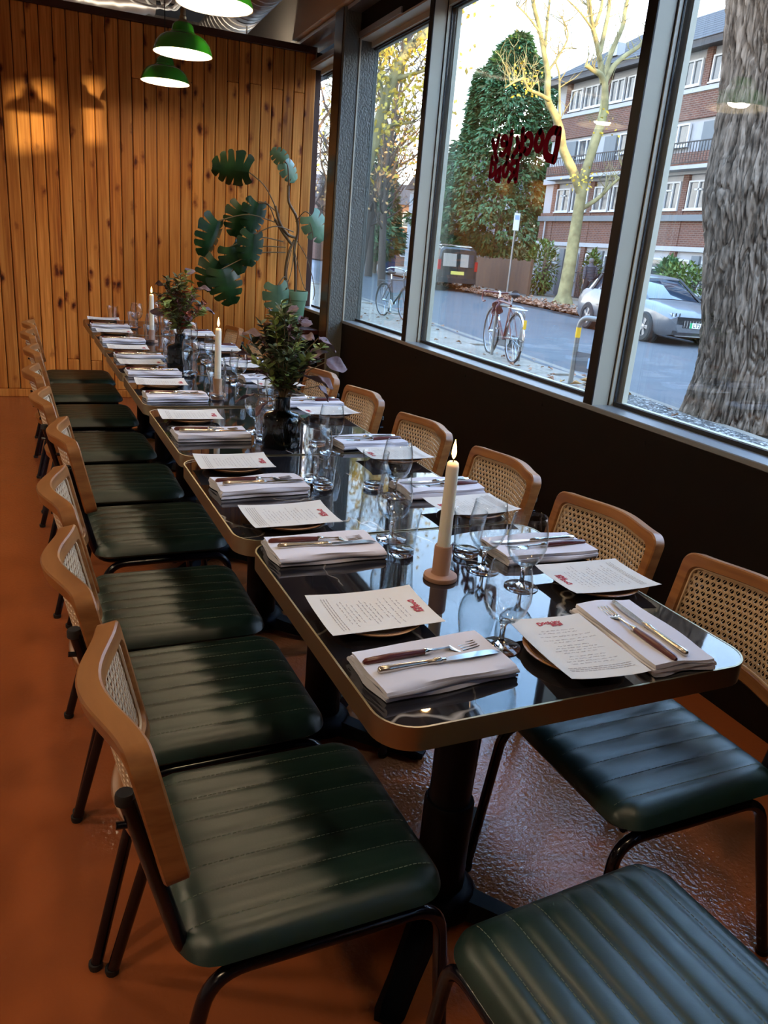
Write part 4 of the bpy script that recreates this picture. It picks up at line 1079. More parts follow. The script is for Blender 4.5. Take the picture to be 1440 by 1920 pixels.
struct(pit.build('tree_pit', M['gravel']))

# fallen leaves: far too many to count
def litter(name, spots, n, m_, seed, s=(.05, .11)):
    r = random.Random(seed); mb = MB()
    for i in range(n):
        x, y, z = spots(r); L = r.uniform(*s); a = r.uniform(0, 2*pi); w = L*r.uniform(.5, .8)
        ca, sa = cos(a), sin(a); c1, c2 = r.uniform(.0, .5)*L, r.uniform(.0, .5)*L
        P = [(-L/2, 0, 0), (-L*.1, -w/2, c1), (L/2, 0, .15*L), (-L*.1, w/2, c2), (L*.25, -w*.35, c1*.7), (L*.25, w*.35, c2*.6)]
        mb.add([(x+u*ca-v*sa, y+u*sa+v*ca, z+.012+h) for u, v, h in P], [(0, 1, 4, 2), (0, 2, 5, 3)])
    o = mb.build(name, m_); o['kind'] = 'stuff'; return o
def near_sp(r):
    y = r.choice((r.uniform(5.5, 24), r.gauss(9.0, 1.0), r.gauss(15.5, 1.0))); return (r.uniform(3.0, kx(y)-.1), y, .0)
o = tag(litter('fallen_leaves', near_sp, 420, M['litter'], 1), 'brown fallen leaves scattered over the near pavement', 'leaves')
def gutter(r):
    y = r.uniform(14, 42); k = max(0, r.gauss(.2, .75)); return (fx(y)-.35+k*1.0+r.uniform(-.2, .2), y, -.03 + r.uniform(0, .10))
tag(litter('fallen_leaves', gutter, 3200, M['litter'], 3, (.09, .20)), 'drift of brown fallen leaves along the far kerb', 'leaves')
def pit_sp(r): return (kx(7.6)-.25+r.uniform(-1.0, .05), 7.55+r.uniform(-.5, .6), .0)
tag(litter('fallen_leaves', pit_sp, 30, M['litter2'], 4, (.09, .17)), 'ochre fallen leaves lying at the kerb beside the big trunk', 'leaves')

# ---------------------------------------------------------------- trees
def twigs(mb, path, r, n, L, rad, up=.3, depth=1):
    for i in range(n):
        k = r.randrange(max(1, len(path)//3), len(path)); p = Vector(path[k])
        d = Vector((r.uniform(-1, 1), r.uniform(-1, 1), r.uniform(-.3, 1)+up)).normalized()
        l = L*r.uniform(.5, 1.2); q = [p]
        for s in range(4):
            d = (d + Vector((r.uniform(-.35, .35), r.uniform(-.35, .35), r.uniform(-.15, .35)))).normalized(); q.append(q[-1]+d*l/4)
        mb.tube(q, [rad*(1-.2*s) for s in range(5)], 4, caps=False)
        if depth > 0: twigs(mb, q, r, 3, L*.5, rad*.5, up, depth-1)
def leaves(mb, pts, r, n, spread, L):
    for i in range(n):
        p = Vector(r.choice(pts)) + Vector((r.gauss(0, spread), r.gauss(0, spread), r.gauss(0, spread)))
        leaf_poly(mb, p, Vector((r.uniform(-1, 1), r.uniform(-1, 1), r.uniform(-1, .4))), Vector((r.uniform(-1, 1), r.uniform(-1, 1), r.uniform(0, 1))), L*r.uniform(.6, 1.3), L*r.uniform(.5, .8), .2, .2, 2)
TA = {'trunk': [(17.82, 25.9, -.05), (17.87, 25.9, 1.15), (17.9, 25.9, 2.76), (17.92, 25.9, 3.77), (17.95, 25.9, 4.58), (18.1, 25.9, 5.31), (18.27, 25.9, 6.0), (18.37, 25.9, 6.73), (18.2, 25.9, 7.55)], 'l1': [(18.2, 25.9, 7.55), (17.97, 25.9, 7.77), (17.63, 25.9, 7.87), (17.3, 25.9, 7.97)], 'l2': [(18.2, 25.9, 7.55), (18.45, 25.9, 8.09), (18.87, 25.9, 8.49), (19.43, 25.9, 8.91), (19.67, 25.9, 9.36), (19.68, 25.9, 10.01)], 'u1': [(18.2, 26.0, 7.55), (18.0, 26.3, 8.6), (17.66, 26.4, 9.35), (17.29, 26.4, 10.23), (17.1, 26.4, 11.4)], 'u2': [(17.7, 26.3, 9.28), (17.8, 26.2, 9.85), (17.74, 26.2, 10.38), (17.7, 26.2, 11.3)], 'u3': [(18.08, 26.3, 8.53), (18.22, 26.4, 9.36), (18.39, 26.6, 9.92), (18.33, 26.6, 10.49), (18.4, 26.6, 11.4)], 'u4': [(18.02, 26.1, 8.28), (17.42, 25.9, 9.02), (16.91, 25.6, 9.73), (16.7, 25.5, 10.12), (16.5, 25.5, 11.0)], 'u5': [(17.42, 25.9, 9.02), (16.64, 25.6, 9.34), (15.75, 25.4, 9.65)], 'b0': [(17.91, 25.9, 3.92), (17.48, 26.0, 4.62), (17.01, 26.1, 5.27), (16.79, 26.1, 5.85), (16.45, 26.1, 6.36), (16.03, 26.0, 6.75), (15.84, 25.9, 7.51), (15.62, 25.9, 7.99), (15.31, 25.9, 8.72), (14.88, 25.9, 9.57), (14.6, 25.9, 10.8)], 'b1': [(15.83, 25.9, 7.54), (16.12, 25.8, 8.07), (16.31, 25.7, 8.67), (15.88, 25.6, 9.15)], 'b2': [(15.61, 25.9, 8.07), (15.68, 26.1, 9.02), (15.72, 26.2, 9.72), (15.7, 26.2, 10.8)], 'b3': [(16.04, 25.9, 6.72), (15.49, 25.7, 6.79), (14.99, 25.6, 6.87), (14.67, 25.5, 7.16)], 'b4': [(14.67, 25.5, 7.13), (14.31, 25.4, 6.95), (13.93, 25.3, 6.7)], 'b5': [(15.32, 25.9, 8.65), (14.7, 25.8, 9.01), (14.21, 25.7, 9.2)], 'b6': [(16.81, 26.1, 5.76), (16.81, 26.4, 6.61), (16.74, 26.6, 7.67), (16.59, 26.7, 8.12), (16.9, 26.8, 8.55), (17.43, 26.8, 8.64)], 'g0': [(17.97, 25.9, 4.23), (18.31, 26.3, 5.42), (18.9, 26.8, 6.75), (19.12, 27.2, 8.51), (19.57, 27.3, 9.77), (19.65, 27.4, 10.41), (19.8, 27.4, 11.5)], 'r1': [(18.02, 25.9, 3.38), (18.53, 25.7, 3.79), (19.01, 25.6, 4.34), (19.53, 25.5, 4.76)]}
RA = {'trunk': (.30, .11), 'l1': (.11, .07), 'l2': (.10, .05), 'u1': (.11, .05), 'u2': (.07, .03), 'u3': (.09, .05), 'u4': (.07, .03), 'u5': (.045, .02), 'b0': (.18, .05), 'b1': (.05, .02), 'b2': (.06, .03), 'b3': (.07, .04), 'b4': (.04, .02), 'b5': (.04, .02), 'b6': (.05, .02), 'g0': (.13, .06), 'r1': (.09, .04)}
t = thing('plane_tree', 'bare pale barked plane tree standing in leaves on the far pavement', 'tree', (17.82, 25.9, 0))
o_ = Vector((17.82, 25.9, 0)); r = random.Random(8); tw = MB(); yl = MB()
tr_ = MB(); lm = MB()
for k, p in TA.items():
    q = spline(p, 5); n = len(q); a, c = RA[k]
    rs = [a+(c-a)*(i/(n-1))**(.55 if k == 'trunk' else 1) for i in range(n)]
    if k == 'trunk':
        rs[0] = .44; rs[1] = .36
    (tr_ if k == 'trunk' else lm).tube([v_-o_ for v_ in q], rs, 12)
    if k != 'trunk': twigs(tw, [v_-o_ for v_ in q], r, 9 if k not in ('r1',) else 14, 1.0, .022, .4, 1)
tr_.build('trunk', M['bark_pale'], t, smooth=60); lm.build('limbs', M['bark_pale'], t, smooth=60); stuff(tw.build('twigs', M['bark_pale'], t))
leaves(yl, [Vector(p)-o_ for p in ((17.5, 25.6, 4.2), (17.6, 25.6, 4.4), (14.7, 25.4, 6.9), (15.0, 25.5, 7.2), (18.3, 25.7, 6.2), (14.4, 25.4, 7.3))], r, 150, .24, .12)
stuff(yl.build('last_leaves', M['yellow'], t))

TLp = {'t': [(5.25, 16.0, -.05), (5.45, 16.0, 1.2), (5.76, 16.0, 2.5), (5.91, 16.0, 3.04), (6.04, 16.0, 3.54), (6.18, 16.0, 4.09), (6.32, 16.0, 4.57), (6.58, 16.0, 5.08), (6.94, 16.0, 5.45), (7.35, 16.0, 5.93), (7.7, 16.0, 6.8)], 'b1': [(6.04, 16.0, 3.54), (6.36, 15.9, 3.73), (6.76, 15.8, 3.81)], 'b2': [(6.29, 16.0, 4.52), (6.68, 15.8, 4.67), (7.07, 15.7, 4.82)], 'b3': [(6.32, 16.0, 4.55), (5.9, 15.8, 4.47), (5.61, 15.7, 4.24)], 'b4': [(6.18, 16.0, 4.09), (6.1, 16.2, 4.5), (5.86, 16.3, 4.96), (5.7, 16.3, 5.6)], 'b5': [(6.53, 16.0, 5.02), (6.55, 16.2, 5.39), (6.46, 16.3, 5.9), (6.4, 16.3, 6.8)]}
t = thing('street_tree', 'leaning pale street tree with yellow leaves seen through the left window', 'tree', (5.25, 16.0, 0)); o_ = Vector((5.25, 16, 0))
r = random.Random(21); a_, b2, c2 = MB(), MB(), MB(); pts = []
for k, p in TLp.items():
    q = [v_-o_ for v_ in spline(p, 5)]; n = len(q); w0, w1 = (.15, .075) if k == 't' else (.055, .02)
    a_.tube(q, [w0+(w1-w0)*i/(n-1) for i in range(n)], 10); twigs(b2, q[len(q)//3:], r, 8, .7, .012, .2, 1); pts += q[len(q)//3:]
a_.build('trunk', M['bark_pale'], t, smooth=60); stuff(b2.build('twigs', M['bark_dark'], t))
leaves(c2, [p for p in pts if p.z > 3.1], r, 1300, .40, .11); stuff(c2.build('yellow_leaves', M['yellow'], t))

def bare_tree(x, y, h, seed, label, leaf=None, rad=.16, m_='bark_dark', nl=0, lean=0):
    r = random.Random(seed); t = thing('bare_tree', label, 'tree', (x, y, 0)); a, b_, c = MB(), MB(), MB(); tips = []
    tp = spline([(0, 0, -.05), (r.uniform(-.2, .2)+lean*.3, r.uniform(-.2, .2), h*.3), (r.uniform(-.4, .4)+lean*.7, 0, h*.6), (r.uniform(-.5, .5)+lean, .2, h)], 5)
    n = len(tp); a.tube(tp, [rad*(1-.75*i/(n-1)) for i in range(n)], 9)
    for i in range(24):
        k = r.randrange(n//4, n); p = tp[k]; d = Vector((r.uniform(-1, 1), r.uniform(-1, 1), r.uniform(.2, 1.3))).normalized(); l = h*r.uniform(.16, .34); q = [p]
        for s in range(5): d = (d+Vector((r.uniform(-.3, .3), r.uniform(-.3, .3), r.uniform(-.1, .3)))).normalized(); q.append(q[-1]+d*l/5)
        a.tube(q, [rad*.33*(1-.17*s) for s in range(6)], 5); twigs(b_, q, r, 7, h*.11, rad*.09, .2, 1); tips += q[2:]
    a.build('trunk', M[m_], t, smooth=60); stuff(b_.build('twigs', M[m_], t))
    if leaf: leaves(c, tips, r, nl, .35, .16); stuff(c.build('leaves', M[leaf], t))
bare_tree(11.2, 34, 11, 3, 'dark bare tree nearest behind the yellow leaved tree', 'yellow', .24, nl=260)
bare_tree(13.6, 37, 10, 5, 'dark bare tree leaning right behind the left window bicycle', None, .2, lean=1.2)
bare_tree(14.6, 49, 12, 6, 'tall thin bare tree far along the street, left', 'yellow', .2, nl=300)
bare_tree(18.2, 56, 12, 9, 'tall thin bare tree far along the street, right', None, .22)
bare_tree(12.4, 31, 9, 31, 'bare forked tree with russet leaves in the left window', 'litter2', .17, nl=300)
bare_tree(15.6, 41, 11, 33, 'bare dark tree behind the red post in the left window', None, .22)
bare_tree(7.9, 27, 9.5, 12, 'slender russet leaved tree beside the pillar', 'litter2', .17, nl=420)
bare_tree(34, 92, 14, 15, 'distant bare tree above the terrace roofs', None, .25)

def conifer(x, y, h, R, seed, label, mats=('conifer', 'conifer2'), n=5200, base=.10, double=False):
    r = random.Random(seed); t = thing('conifer', label, 'tree', (x, y, 0))
    MB().tube([(0, 0, -.05), (.1, 0, h*.3), (0, .1, h*.85)], [.30, .2, .04], 8).build('trunk', M['bark'], t, smooth=60)
    A, B_ = MB(), MB()
    lobes = [(r.uniform(0, 2*pi), r.uniform(0, 1), r.uniform(.75, 1.12)) for _ in range(60)]
    for i in range(n):
        z = base+(1-base)*r.random()**1.15; a = r.uniform(0, 2*pi)
        prof = (min(1, (z-base+.05)/.12))*(1-z)**.68*1.2
        k = 1.0
        for (la, lz, lm_) in lobes[:24]:
            if abs(((a-la+pi) % (2*pi))-pi) < .35 and abs(z-lz) < .09: k = 1+(lm_-1)*1.6
        k *= 1 + .30*noise.noise(Vector((2.1*cos(a)+seed, 2.1*sin(a), z*5.5))) + .22*noise.noise(Vector((5*cos(a), 5*sin(a)+seed, z*13)))
        rad = R*prof*k*(1-.22*r.random()**2)
        p = Vector((rad*cos(a), rad*sin(a), h*z)); d = Vector((cos(a), sin(a), r.uniform(-.5, .55)))
        L = r.uniform(.22, .48)
        for q in range(4):
            dd = d + Vector((r.uniform(-.6, .6), r.uniform(-.6, .6), r.uniform(-.5, .4)))
            leaf_poly(A if r.random() > .16+.45*max(0, .42-z) else B_, p, dd, Vector((r.uniform(-1, 1), r.uniform(-1, 1), 1)), L, L*.34, .35, .15, 2)
    stuff(A.build('green_sprays', M[mats[0]], t)); stuff(B_.build('olive_sprays', M[mats[1]], t))
conifer(23.1, 40.9, 12.6, 4.3, 5, 'big dark green conifer behind the fence, in the middle window', n=11500, base=.13)
conifer(18.3, 47.5, 8.4, 1.5, 6, 'shorter green conifer at the left foot of the big one', n=2600)

def bush(x, y, R, h, seed, label, m_='bush', n=900, L=.22):
    r = random.Random(seed); t = thing('bush', label, 'bush', (x, y, 0)); A, st = MB(), MB()
    for i in range(n):
        v_ = Vector((r.gauss(0, 1), r.gauss(0, 1), r.gauss(0, 1))).normalized(); k = r.random()**.25
        p = Vector((v_.x*R*k, v_.y*R*k, h*.52+v_.z*h*.5*k))
        leaf_poly(A, p, v_+Vector((r.uniform(-.7, .7), r.uniform(-.7, .7), r.uniform(-.3, .7))), Vector((0, 0, 1))+v_*.3, L*r.uniform(.6, 1.3), L*.5, .3, .2, 2)
    for i in range(8):
        a = r.uniform(0, 2*pi); st.tube([(0, 0, -.03), (R*.3*cos(a), R*.3*sin(a), h*.4), (R*.6*cos(a), R*.6*sin(a), h*.75)], [.03, .02, .01], 5)
    stuff(A.build('foliage', M[m_], t)); stuff(st.build('branches', M['bark_dark'], t))
bush(19.6, 21.6, 1.0, 1.75, 3, 'yellow green bush beside the big tree trunk, behind the silver car', 'bush', 1100)
bush(21.05, 24.2, .48, 1.9, 4, 'dark green shrub by the white ground floor wall', 'conifer', 900)
bush(20.35, 31.6, .75, 2.3, 5, 'rounded hedge bush over the brown fence', 'bush', 900)
bush(20.7, 34.2, .65, 2.0, 6, 'olive bush on the fence below the conifer', 'conifer2', 900)
bush(21.1, 28.9, .36, 2.0, 8, 'pale green bush behind the walking person', 'bush', 600)
bush(16.5, 66, 2.6, 3.0, 7, 'green hedge far along the street in the left window', 'bush', 900, .5)

# the great trunk just outside: fissured bark modelled in relief
def great_trunk(cx, cy):
    t = thing('old_tree_trunk', 'huge old plane tree trunk with deeply fissured bark at the right edge', 'tree', (cx, cy, 0))
    nu, nv = 420, 300; H = 4.6; mb = MB()
    def P(i, j):
        a = 2*pi*i/(nu-1); z = H*j/(nv-1)-.05
        R =   .505 + .05*exp(-max(z, 0)/.2) + .04*sin(3*a+1.0)*exp(-max(z, 0)/.6) + .04*cos(a*2+z*.5)
        R += .10*exp(-((z-2.15)/.35)**2)*max(0, cos(a-3.5)) - .05*exp(-((z-3.2)/.6)**2)*max(0, cos(a-3.4))
        ca, sa = cos(a), sin(a)
        w = noise.noise(Vector((ca*1.5, sa*1.5, z*1.3)))*.5
        f = noise.noise(Vector((ca*13+w*4, sa*13+w*4, z*2.4)))
        f2 = noise.noise(Vector((ca*26+w*5, sa*26, z*5.5+7)))
        R += .042*(min(1, abs(f)*3.2)-.5) + .022*(min(1, abs(f2)*3)-.5) + .03*noise.noise(Vector((ca*2, sa*2, z*.8+3)))
        s = .125*max(0, z-.6)
        return (R*ca-.79*s, R*sa+.61*s, z)
    mb.grid(P, nu, nv); mb.build('bark_trunk', M['bark'], t, smooth=80)
    f = MB()
    f.tube(spline([(0, 0, 4.3), (.2, .1, 5.4), (.9, .4, 6.8), (1.2, .9, 8.6)], 5), [.55-.02*i for i in range(16)], 12).tube(spline([(0, 0, 4.3), (-.2, .5, 5.6), (-.5, 1.6, 7.2)], 5), [.42-.02*i for i in range(11)], 12)
    f.xf(Matrix.Translation((-.79*.46, .61*.46, 0))).build('upper_limbs', M['bark'], t, smooth=80)
great_trunk(6.60, 6.055)

# ---------------------------------------------------------------- buildings
def win(parent, x, y0, y1, z0, z1, n=2, vent=False, m_glass='pane'):
    "casement window facing -x: frame with lights, glass set back"
    w = .06; f = MB().box((x-.05, y0, z0), (x+.04, y1, z0+w)).box((x-.05, y0, z1-w), (x+.04, y1, z1)).box((x-.09, y0-.05, z0-.05), (x+.02, y1+.05, z0))
    for k in range(n+1):
        y = y0+(y1-y0-w)*k/n; f.box((x-.05, y, z0+w), (x+.04, y+w, z1-w))
    if vent: zz = z1-(z1-z0)*.34; f.box((x-.05, y0+(y1-y0)*.34, zz), (x+.04, y0+(y1-y0)*.68, zz+w))
    o = f.build('window_frame', M['upvc'], parent); 
    MB().box((x+.01, y0+w, z0+w), (x+.02, y1-w, z1-w)).build('pane', M[m_glass], o)
    MB().box((x+.05, y0+w, z0+w), (x+.06, y0+(y1-y0)*.3, z1-w)).box((x+.05, y1-(y1-y0)*.3, z0+w), (x+.06, y1-w, z1-w)).build('curtain', M['curtain'], o)
    return o
FX = 22.0
bd = thing('apartment_building', 'four storey brick and white apartment block across the street', 'building', (FX, 26, 0))
def B(): return MB()
def loc(mb): return mb.xf(Matrix.Translation((-FX, -26, 0)))
y0b, y1b = 8.0, 34.9
loc(B().box((FX+.10, y0b, 0), (FX+9, y1b, 9.25))).build('wall_core', M['white'], bd)
loc(B().box((FX, y0b, 2.40), (FX+.12, y1b, 3.31)).box((FX, y0b, 3.53), (FX+.12, y1b, 3.68)).box((FX-.02, y0b, 5.18), (FX+.12, y1b, 5.72)).box((FX, y0b, 6.85), (FX+.12, y1b, 7.74))).build('brick_wall', M['brick'], bd)
loc(B().box((FX-.14, y0b, 3.31), (FX+.12, y1b, 3.53))).build('ledge', M['band'], bd)
loc(B().box((FX-.10, y0b, 4.94), (FX+.12, y1b, 5.18)).box((FX-.06, y0b, 2.23), (FX+.12, y1b, 2.40)).box((FX-.05, y0b, 7.74), (FX+.12, y1b, 7.90))).build('white_band', M['white'], bd)
rf = loc(B().add([(FX-.55, y0b-.3, 9.15), (FX+4.5, y0b-.3, 11.9), (FX+9.5, y0b-.3, 9.15), (FX-.55, y1b+.3, 9.15), (FX+4.5, y1b+.3, 11.9), (FX+9.5, y1b+.3, 9.15), (FX-.55, y0b-.3, 9.30), (FX+4.5, y0b-.3, 12.05), (FX-.55, y1b+.3, 9.30), (FX+4.5, y1b+.3, 12.05)], [(0, 1, 2), (5, 4, 3), (6, 8, 9, 7), (1, 4, 5, 2), (0, 6, 7, 1), (3, 4, 9, 8), (0, 3, 8, 6), (0, 2, 5, 3)])).build('roof', M['roof'], bd)
gut = loc(B().box((FX-.62, y0b-.3, 9.06), (FX-.50, y1b+.3, 9.17))).build('gutter', M['railing'], bd)
tiles = MB()
for k in range(11):
    a = k/11; x = FX-.55+5.05*a; z = 9.30+2.75*a+.015; tiles.box((x, y0b-.3, z), (x+.46, y1b+.3, z+.03), rot=Matrix.Rotation(-atan2(2.75, 5.05), 3, 'Y'), piv=(x, 20, z))
stuff(loc(tiles).build('tile_courses', M['roof'], bd))
for y in (12.5, 24, 33): loc(B().box((FX+4, y, 11.2), (FX+5, y+1.2, 13.0))).build('chimney', M['brick'], bd)
loc(B().box((FX+.5, 31.5, 10.0), (FX+.9, 32.1, 10.5))).build('roof_vent', M['white'], bd)
pit_w = 2.9; k = 0
y = 25.22-pit_w*5
while y < y1b-.4:
    loc(B().box((FX-.03, y-.15, 0), (FX+.12, y+.15, 3.31)).box((FX-.03, y-.15, 3.53), (FX+.12, y+.15, 4.94)).box((FX-.03, y-.15, 7.9), (FX+.12, y+.15, 9.2))).build('brick_pier', M['brick'], bd)
    if y+pit_w < y1b and y > 13:
        for (a, c, z0, z1, n, v_) in ((.22, 1.40, 3.72, 4.72, 3, True), (1.62, 2.68, 3.72, 4.72, 2, True), (.25, 1.55, 7.98, 8.85, 3, False), (1.75, 2.65, 7.98, 8.85, 2, False), (.35, 1.25, .75, 1.95, 1, True), (1.9, 2.6, 1.45, 1.95, 1, False), (.3, 1.5, 5.95, 6.72, 2, False)):
            o = win(bd, 0, y+a-26, y+c-26, z0, z1, n, v_)
        loc(B().box((FX-.01, y+1.45, .05), (FX+.11, y+1.85, 2.1)).box((FX-.01, y+1.75, 5.2), (FX+.11, y+2.55, 6.7))).build('front_door', M['band'], bd)
        loc(B().box((FX-.6, y-.0, 5.05), (FX, y+pit_w, 5.18))).build('balcony_slab', M['white'], bd)
        rl = B().box((FX-.62, y, 5.93), (FX-.58, y+pit_w, 5.97)).box((FX-.62, y, 5.25), (FX-.58, y+pit_w, 5.28))
        for q in range(20): rl.box((FX-.61, y+q*pit_w/20, 5.25), (FX-.59, y+q*pit_w/20+.022, 5.95))
        stuff(loc(rl).build('balcony_railing', M['railing'], bd))
        loc(B().box((FX-.60, y, 5.18), (FX-.52, y+pit_w, 5.60))).build('balcony_wall', M['brick'], bd)
    if k % 2 == 0: loc(B().tube([(FX-.1, y+.35, 0), (FX-.1, y+.35, 3.3)], .04, 6)).build('drain_pipe', M['white'], bd)
    y += pit_w; k += 1
loc(B().lathe([(0, 0), (.2, .04), (.28, .12)], 16).xf(Matrix.Translation((FX-.25, 28.2, 2.75)) @ Matrix.Rotation(-pi/2+.3, 4, 'Y'))).build('satellite_dish', M['band'], bd)

def house(x0, y0, x1, y1, h, label, m_, face='-y', n=4, rows=2, roof=2.2):
    t = thing('terraced_house', label, 'building', (x0, y0, 0)); w, d = x1-x0, y1-y0
    MB().box((0, 0, 0), (w, d, h)).build('wall', M[m_], t)
    MB().add([(-.3, -.3, h), (w+.3, -.3, h), (w+.3, d+.3, h), (-.3, d+.3, h), (-.3, d/2, h+roof), (w+.3, d/2, h+roof)], [(0, 1, 5, 4), (2, 3, 4, 5), (0, 4, 3), (1, 2, 5), (0, 3, 2, 1)]).build('roof', M['roof'], t)
    MB().box((w*.3, d/2-.4, h+roof*.6), (w*.3+.8, d/2+.4, h+roof+.9)).build('chimney', M['brick'], t)
    for r_ in range(rows):
        for k in range(n):
            c = w*(k+.5)/n; z0 = .9+r_*2.7
            f = MB().box((c-.5, -.06, z0), (c-.42, .03, z0+1.4)).box((c+.42, -.06, z0), (c+.5, .03, z0+1.4)).box((c-.5, -.06, z0), (c+.5, .03, z0+.08)).box((c-.5, -.06, z0+1.32), (c+.5, .03, z0+1.4)).box((c-.5, -.06, z0+.7), (c+.5, .03, z0+.76))
            f = f.build('window_frame', M['upvc'], t); MB().box((c-.42, -.03, z0+.08), (c+.42, -.02, z0+1.32)).build('pane', M['pane'], f)
            if face == '-y': continue
    return t
house(23.5, 74, 40, 84, 5.6, 'dark brick terrace with arched porches far down the street, left window', 'brick', n=5)
house(22.8, 46, 31, 53, 5.4, 'pale house with white bay windows behind the conifer and fence', 'white', n=4)
house(7.0, 78, 20, 86, 6.0, 'distant brick terrace closing the street at the left', 'brick', n=5)
# added unseen terrace behind the camera, placed and turned to block the low sun
hb = house(6.93, -18.8, 67, -12.8, 4.9, 'added brick terrace behind the viewer, blocking the low sun', 'brick', n=16, roof=1.5)
hb.rotation_euler = (0, 0, radians(14))
bl = thing('blue_gate', 'blue timber gate beyond the street corner in the left window', 'gate', (19.9, 50.5, 0), .15)
for k in range(8): MB().box((k*.16, 0, .05), (k*.16+.15, .05, 2.5)).build('board', mat('blue_paint', (.03,.08,.22), .6) if 'blue_paint' not in bpy.data.materials else bpy.data.materials['blue_paint'], bl)
MB().box((0, .05, .5), (1.28, .09, .62)).box((0, .05, 1.9), (1.28, .09, 2.02)).build('rail', bpy.data.materials['blue_paint'], bl)
pb = thing('red_post', 'dark red iron post on the far street corner in the left window', 'post', (17.6, 44.5, 0))
MB().lathe([(.12, 0), (.12, .5), (.06, .6), (.06, 2.6), (0, 2.65)], 12).build('shaft', M['bike_red'], pb, smooth=40)
MB().lathe([(.0, 0), (.22, .02), (.25, .08), (.0, .16)], 14, (0, 0, 2.65)).build('cap', M['sign_white'], pb, smooth=40)

# fence along the far pavement
fe = thing('picket_fence', 'weathered brown close boarded fence on the far pavement below the conifer', 'fence', (18.75, 30.0, 0), -.155)
fp = MB(); rr = random.Random(4)
for k in range(150): fp.box((0, k*.105, .05), (.02, k*.105+.098, 1.42+rr.uniform(-.03, .05)))
stuff(fp.build('pickets', M['fence'], fe))
for k in range(9): MB().box((.02, k*1.9, 0), (.12, k*1.9+.1, 1.5)).build('fence_post', M['fence'], fe)
MB().box((.02, 0, .3), (.06, 15.7, .38)).box((.02, 0, 1.1), (.06, 15.7, 1.18)).build('rail', M['fence'], fe)
fg = thing('garden_railing', 'low black garden railing behind the walking person', 'fence', (20.2, 23.2, 0), -.06)
gp = MB()
for k in range(48): gp.box((0, k*.125, .1), (.02, k*.125+.02, 1.15))
stuff(gp.build('bars', M['railing'], fg)); MB().box((-.01, 0, 1.1), (.03, 6.1, 1.14)).box((-.01, 0, .1), (.03, 6.1, .14)).build('rail', M['railing'], fg)
MB().box((-.1, 0, 0), (.15, 6.1, .1)).build('plinth', M['kerb'], fg)

def text_mesh(name, tc, parent, loc, rot):
    o = bpy.data.objects.new('t', tc); COL.objects.link(o); me = bpy.data.meshes.new_from_object(o.evaluated_get(bpy.context.evaluated_depsgraph_get()))
    if not me.materials: me.materials.append(tc.materials[0])
    bpy.data.objects.remove(o); return link(name, me, parent, loc, rot)
# sign post and cycle stand
sg = thing('parking_sign', 'slim grey post with a white parking sign at the far kerb', 'sign', (17.35, 29.3, 0))
MB().tube([(0, 0, 0), (0, 0, 3.3)], .04, 8).build('post', M['steel_pipe'], sg, smooth=50)
MB().box((-.13, -.06, 2.55), (.13, -.04, 3.2)).build('sign_panel', M['sign_white'], sg); MB().box((-.1, -.065, 2.95), (.1, -.06, 3.13)).build('blue_patch', M['sign_blue'], sg)
hp = thing('cycle_stand', 'grey hoop cycle stand with yellow band and a blue P plate by the kerb', 'cycle stand', (5.78, 7.99, 0), -1.25)
MB().tube(bend([(0, 0, -.02), (0, 0, .80), (.75, 0, .80), (.75, 0, -.02)], .13, 8), .03, 14).build('hoop', M['steel_pipe'], hp, smooth=50)
MB().lathe([(.0315, .56), (.0315, .68)], 16).build('yellow_band', M['yellow_tape'], hp, smooth=50)
pl = MB().box((.03, -.006, .17), (.70, .006, .40)).build('sign_plate', M['sign_plate'], hp)
tc = bpy.data.curves.new('letter_p', 'FONT'); tc.body = 'P'; tc.size = .17; tc.extrude = .001; tc.materials.append(M['sign_blue']); tc.offset = .004
text_mesh('letter_p', tc, pl, (.20, -.0075, .225), (pi/2, 0, 0))

